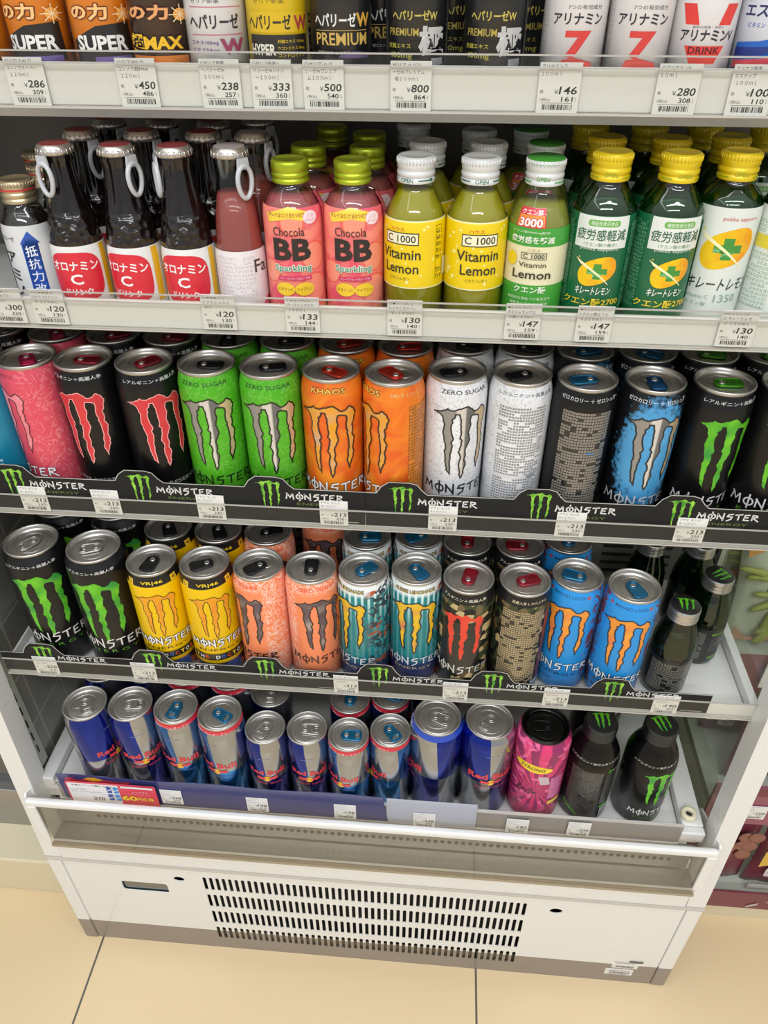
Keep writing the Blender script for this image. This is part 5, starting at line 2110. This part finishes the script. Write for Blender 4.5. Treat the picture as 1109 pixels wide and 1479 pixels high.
t = thing('coupon_card', 'white and red 60 yen coupon card clipped over the dark blue strip', 'coupon card', (-394, 529, 366), 0)
MB().plate([rrect(118, 56, 3, 0, 28)], 0, .5, ink('cf3a50'), lambda a, b, c: (a, c, b)).build('card', t)
F = Flat()
F.rect(-57, 10, 6, 53, ink('dedcde'))
F.poly([(10, 6), (10, 20), (14, 30), (10, 40), (10, 53)], ink('dedcde'))
F.text('対象のドリンク類を1本買うと', -22, 49, 4, ink('3a3236'), 58, bold=.2)
F.text('レッドブル', -44, 40, 4, ink('3a3236'), 20, bold=.2)
F.text('エナジードリンクシュガーフリー', -33, 35, 3, ink('3a3236'), 42)
F.text('270', -20, 21, 7, ink('3a3236'), 15, bold=.3)
for i, (xx, zz) in enumerate(((-6, 36), (3, 36), (-6, 20), (3, 20))):
    F.rect(xx, xx + 6.5, zz, zz + 13, ink('2a86cc' if i % 2 else '27429a'))
    F.poly([(xx, zz + 3), (xx + 6.5, zz + 7), (xx + 6.5, zz + 9), (xx, zz + 5)], ink('c8cad0'))
F.text('レッドブル', 38, 42, 4, ink('e6c8cc'), 20, bold=.3)
F.text('エナジードリンクシュガーフリー', 34, 37.5, 2.4, ink('e6c8cc'), 36)
F.text('60', 22, 28, 11, ink('e6c62a'), 20, bold=1)
F.text('円引券', 43, 27.5, 8, ink('e6c62a'), 22, bold=.5)
F.rect(14, 56, 50, 54, ink('d8d4dc'))
obj('card_print', F.mesh('card_print', lambda a, b, d: (a, -d, b), off=.05, cut=False), t)

# ---------------------------------------------------------------- neighbouring displays
BURG = mat('burgundy_card', '6e2c3a', .4, coat=.2)
CREAM = mat('cream_plinth', 'cfc4a6', .4, vary=.05)
g = thing('display_gondola', 'store shelving beside the case with burgundy price rails and cream plinth', 'shelving', (680, 632, 0))


def gp(mb, name, bev=0.0, lab=None, par=None):
    mb.v = [(x - 680, y - 632, z) for x, y, z in mb.v]
    o = mb.build(name, par or g, None, 0, bev)
    if lab:
        o['label'] = lab
    return o


gp(MB().box(400, 960, 633, 1150, 0, 34, CREAM), 'plinth')
gp(MB().box(400, 960, 1130, 1150, 34, 1400, WHITE), 'back_panel')
for z, yf, nm in ((58, 634, 'lowest'), (334, 626, 'middle'), (500, 694, 'upper')):
    gp(MB().box(400, 960, yf + 4, 1128, z - 14, z, mat('pale_green_shelf', 'b9bdb0', .35)), 'shelf_board')
for z0, z1, yf in ((36, 82, 630), (291, 377, 620), (488, 556, 688)):
    r = MB().box(396, 960, yf, yf + 4, z0, z1, BURG if z1 != 377 else mat('mauve_rail', '8a4a5c', .4, coat=.2))
    if z1 == 377:
        r.box(396, 960, yf - .6, yf, 358, 377, BURG)
    rr = gp(r, 'price_rail', 1)
F = Flat()
F.text('ナチュラルローソン', -90, 63, 7, ink('d8c8c8'), 70, bold=.2)
F.text('セレクト', -240, 368, 7, ink('d8c8c8'), 24, bold=.2)
for i in range(5):
    F.poly([(-152 + i * 3, 44 + i * 2), (-146 + i * 3, 52 + i * 2), (-149 + i * 3, 42 + i * 2)], ink('c8b8b8'))
obj('rail_lettering', F.mesh('rail_lettering', lambda a, b, d: (a, (-3 if b < 300 else -12.8) - d, b), off=.2, cut=False), g)
for i, (x, z, y) in enumerate(((418, 322, 618.6), (462, 322, 618.6), (560, 322, 618.6))):
    price_tag(x, y, z, ('ソーセージ', 'チーズ', '８０ｇ'), '208', '224', 'white price tag on the neighbouring mauve rail, number %s from the case' % ('one', 'two', 'three')[i], 'price tags on the neighbouring shelving', 90 + i)
tg = MB().box(430, 520, 681, 682.4, 506, 552, mat('tag_card', 'dddcd9')).build('shelf_label')
tag(tg, 'large white label hanging on the upper burgundy rail beside the case', 'label')


def pillow(w, h, d, m, n=12):
    b = MB()
    v = []
    for s_ in (-1, 1):
        for j in range(n + 1):
            for i in range(n + 1):
                u, q = i / n * 2 - 1, j / n
                bul = (max(0, 1 - abs(u) ** 3)) ** .6 * (max(0, sin(pi * min(1, q * .96 + .02)))) ** .55
                v.append((u * w / 2 * (1 - .06 * sin(pi * q)), s_ * (d / 2 * bul + .2) + 1.2 * sin(9 * u + 5 * q), q * h))
    f = []
    N = (n + 1) ** 2
    for s_ in (0, 1):
        for j in range(n):
            for i in range(n):
                a = s_ * N + j * (n + 1) + i
                f.append((a, a + 1, a + n + 2, a + n + 1))
    for j in range(n):
        for i in (0, n):
            a = j * (n + 1) + i
            f.append((a, a + n + 1, a + N + n + 1, a + N))
    for i in range(n):
        for j in (0, n):
            a = j * (n + 1) + i
            f.append((a, a + 1, a + N + 1, a + N))
    return b.add(v, f, m, True)


def edamame(loc, rz, tilt, label, seed):
    t = thing('frozen_bean_bag', label, 'food bag', loc, rz, 'bags of green soybeans beside the case')
    t.rotation_euler[0] = tilt
    pillow(150, 165, 30, mat('pale_green_bag', 'c2c4ae', .3, coat=.5)).build('bag', t)
    r = random.Random(seed)
    b = MB()
    pm = mat('green_bean_pod', 'a4a850', .5)
    for i in range(26):
        x, z, a = r.uniform(-55, 55), r.uniform(16, 118), r.uniform(-.9, 1.2)
        L = r.uniform(22, 30)
        P, rr = [], []
        for q in range(9):
            s_ = q / 8 * 2 - 1
            P.append((x + s_ * L * cos(a), -16.5 - 2.2 * cos(s_ * 1.5) + .3 * i / 26, z + s_ * L * sin(a) + 3 * (1 - s_ * s_)))
            rr.append(max(.6, 5.2 * (1 - abs(s_) ** 3) + .9 * cos(s_ * 9)))
        b.tube(P, rr, pm, 8)
    o = b.build('bean_pods', t)
    o['kind'] = 'stuff'
    F = Flat()
    F.poly([(-70, 160), (70, 160), (70, 150), (-20, 150), (-70, 128)], ink('c88a3a'))
    F.poly([(-70, 26), (-52, 8), (70, 8), (70, 2), (-70, 2)], ink('c08a6a'))
    obj('bag_print', F.mesh('bag_print', lambda a, b2, d: (a, -17 - d - (0 if 20 < b2 < 140 else -6), b2), off=.3, cut=False), t)
    return t


edamame((487, 775, 502), 0, R_(-16), 'bag of green soybean pods leaning forward, nearer the front', 3)
edamame((492, 850, 548), 0, R_(-12), 'bag of green soybean pods standing behind and higher', 8)
stand = MB().box(402, 600, 830, 900, 500.5, 547, mat('pale_green_shelf', 'b9bdb0')).build('display_riser')
tag(stand, 'pale riser block under the rear soybean bag', 'riser')


def snack(loc, rz, label, w=96, h=150, disc='7a4034', win=True, txt=None, stub='b98a50'):
    t = thing('snack_pouch', label, 'food bag', loc, rz, 'burgundy snack pouches beside the case')
    pillow(w, h, 34, BURG).build('pouch', t)
    b = MB()
    r = random.Random(int(loc[0] + loc[2]))
    dm = mat('snack_' + disc, disc, .5)
    for i in range(11):
        x, z = r.uniform(-w * .36, w * .36), r.uniform(h * .5, h * .86)
        b.lathe([(.01, -2.5), (10, -2.2), (12.5, 0), (11.5, 2.4), (8, 2.8), (.01, 2.2)], dm, 20, 0, 0, 0)
        nn = len(b.v)
        for q in range(nn - 6 * 20, nn):
            vx, vy, vz = b.v[q]
            b.v[q] = (x + vx, -19 - i * .25 - vz * .7, z + vy)
    o = b.build('snack_picture', t)
    F = Flat()
    F.poly(rrect(22, 24, 4, -w * .22, h * .3), ink('cfc4c4'))
    F.stroke([[(-w * .22 + 6 * cos(a / 8 * 5.5), h * .3 + 6 * sin(a / 8 * 5.5)) for a in range(9)]], 1.2, ink('5e4a50'))
    if txt:
        F.text(txt, w * .22, h * .26, 10, ink('dcd4d4'), 36, bold=.6)
        F.rect(-w * .46, w * .46, 4, h * .1, ink('cfcac0'))
        F.poly([(-w * .46, h * .62), (-w * .2, h * .44), (-w * .46, h * .38)], ink('d0a838'))
    obj('pouch_print', F.mesh('pouch_print', lambda a, b2, d: (a, -18.6 - d, b2), off=.3, cut=False), t)
    return t


snack((474, 672, 336), .1, 'burgundy pouch with tan snack window on the middle neighbouring shelf, front one', 104, 150, 'b08a5a')
snack((462, 745, 336), -.1, 'burgundy pouch standing behind on the middle neighbouring shelf', 100, 140, 'b08a5a')
snack((470, 672, 60), 0, 'dark pouch lowest shelf next to the case, seen through the side glass', 108, 178, '8a5a4a')
snack((578, 668, 60), 0, 'burgundy pouch with white ZERO lettering and brown round snacks', 104, 185, '9a5444', True, 'ZERO')

# left neighbour
n = thing('neighbouring_case', 'low cream and dark glass case standing left of the drinks case', 'refrigerated case', (-900, 580, 0))


def npz(mb, name, bev=0.0, lab=None):
    mb.v = [(x + 900, y - 580, z) for x, y, z in mb.v]
    o = mb.build(name, n, None, 0, bev)
    if lab:
        o['label'] = lab


npz(MB().box(-1300, -534, 583, 1200, 0, 46, CREAM), 'plinth', 2)
npz(MB().box(-1300, -534, 580, 1200, 50, 102, CREAM), 'base_panel', 3)
npz(MB().box(-1300, -534, 584, 1200, 46, 50, DARK), 'shadow_gap')
npz(MB().hexa([(-1300, 640, 102), (-534, 640, 102), (-534, 700, 102), (-1300, 700, 102), (-1300, 665, 175), (-534, 655, 175), (-534, 700, 175), (-1300, 700, 175)], STEEL), 'steel_sill', 1)
npz(MB().box(-1300, -534, 672, 1180, 175, 1400, mat('dark_glass_front', '23282b', .1, coat=1)), 'glass_front')
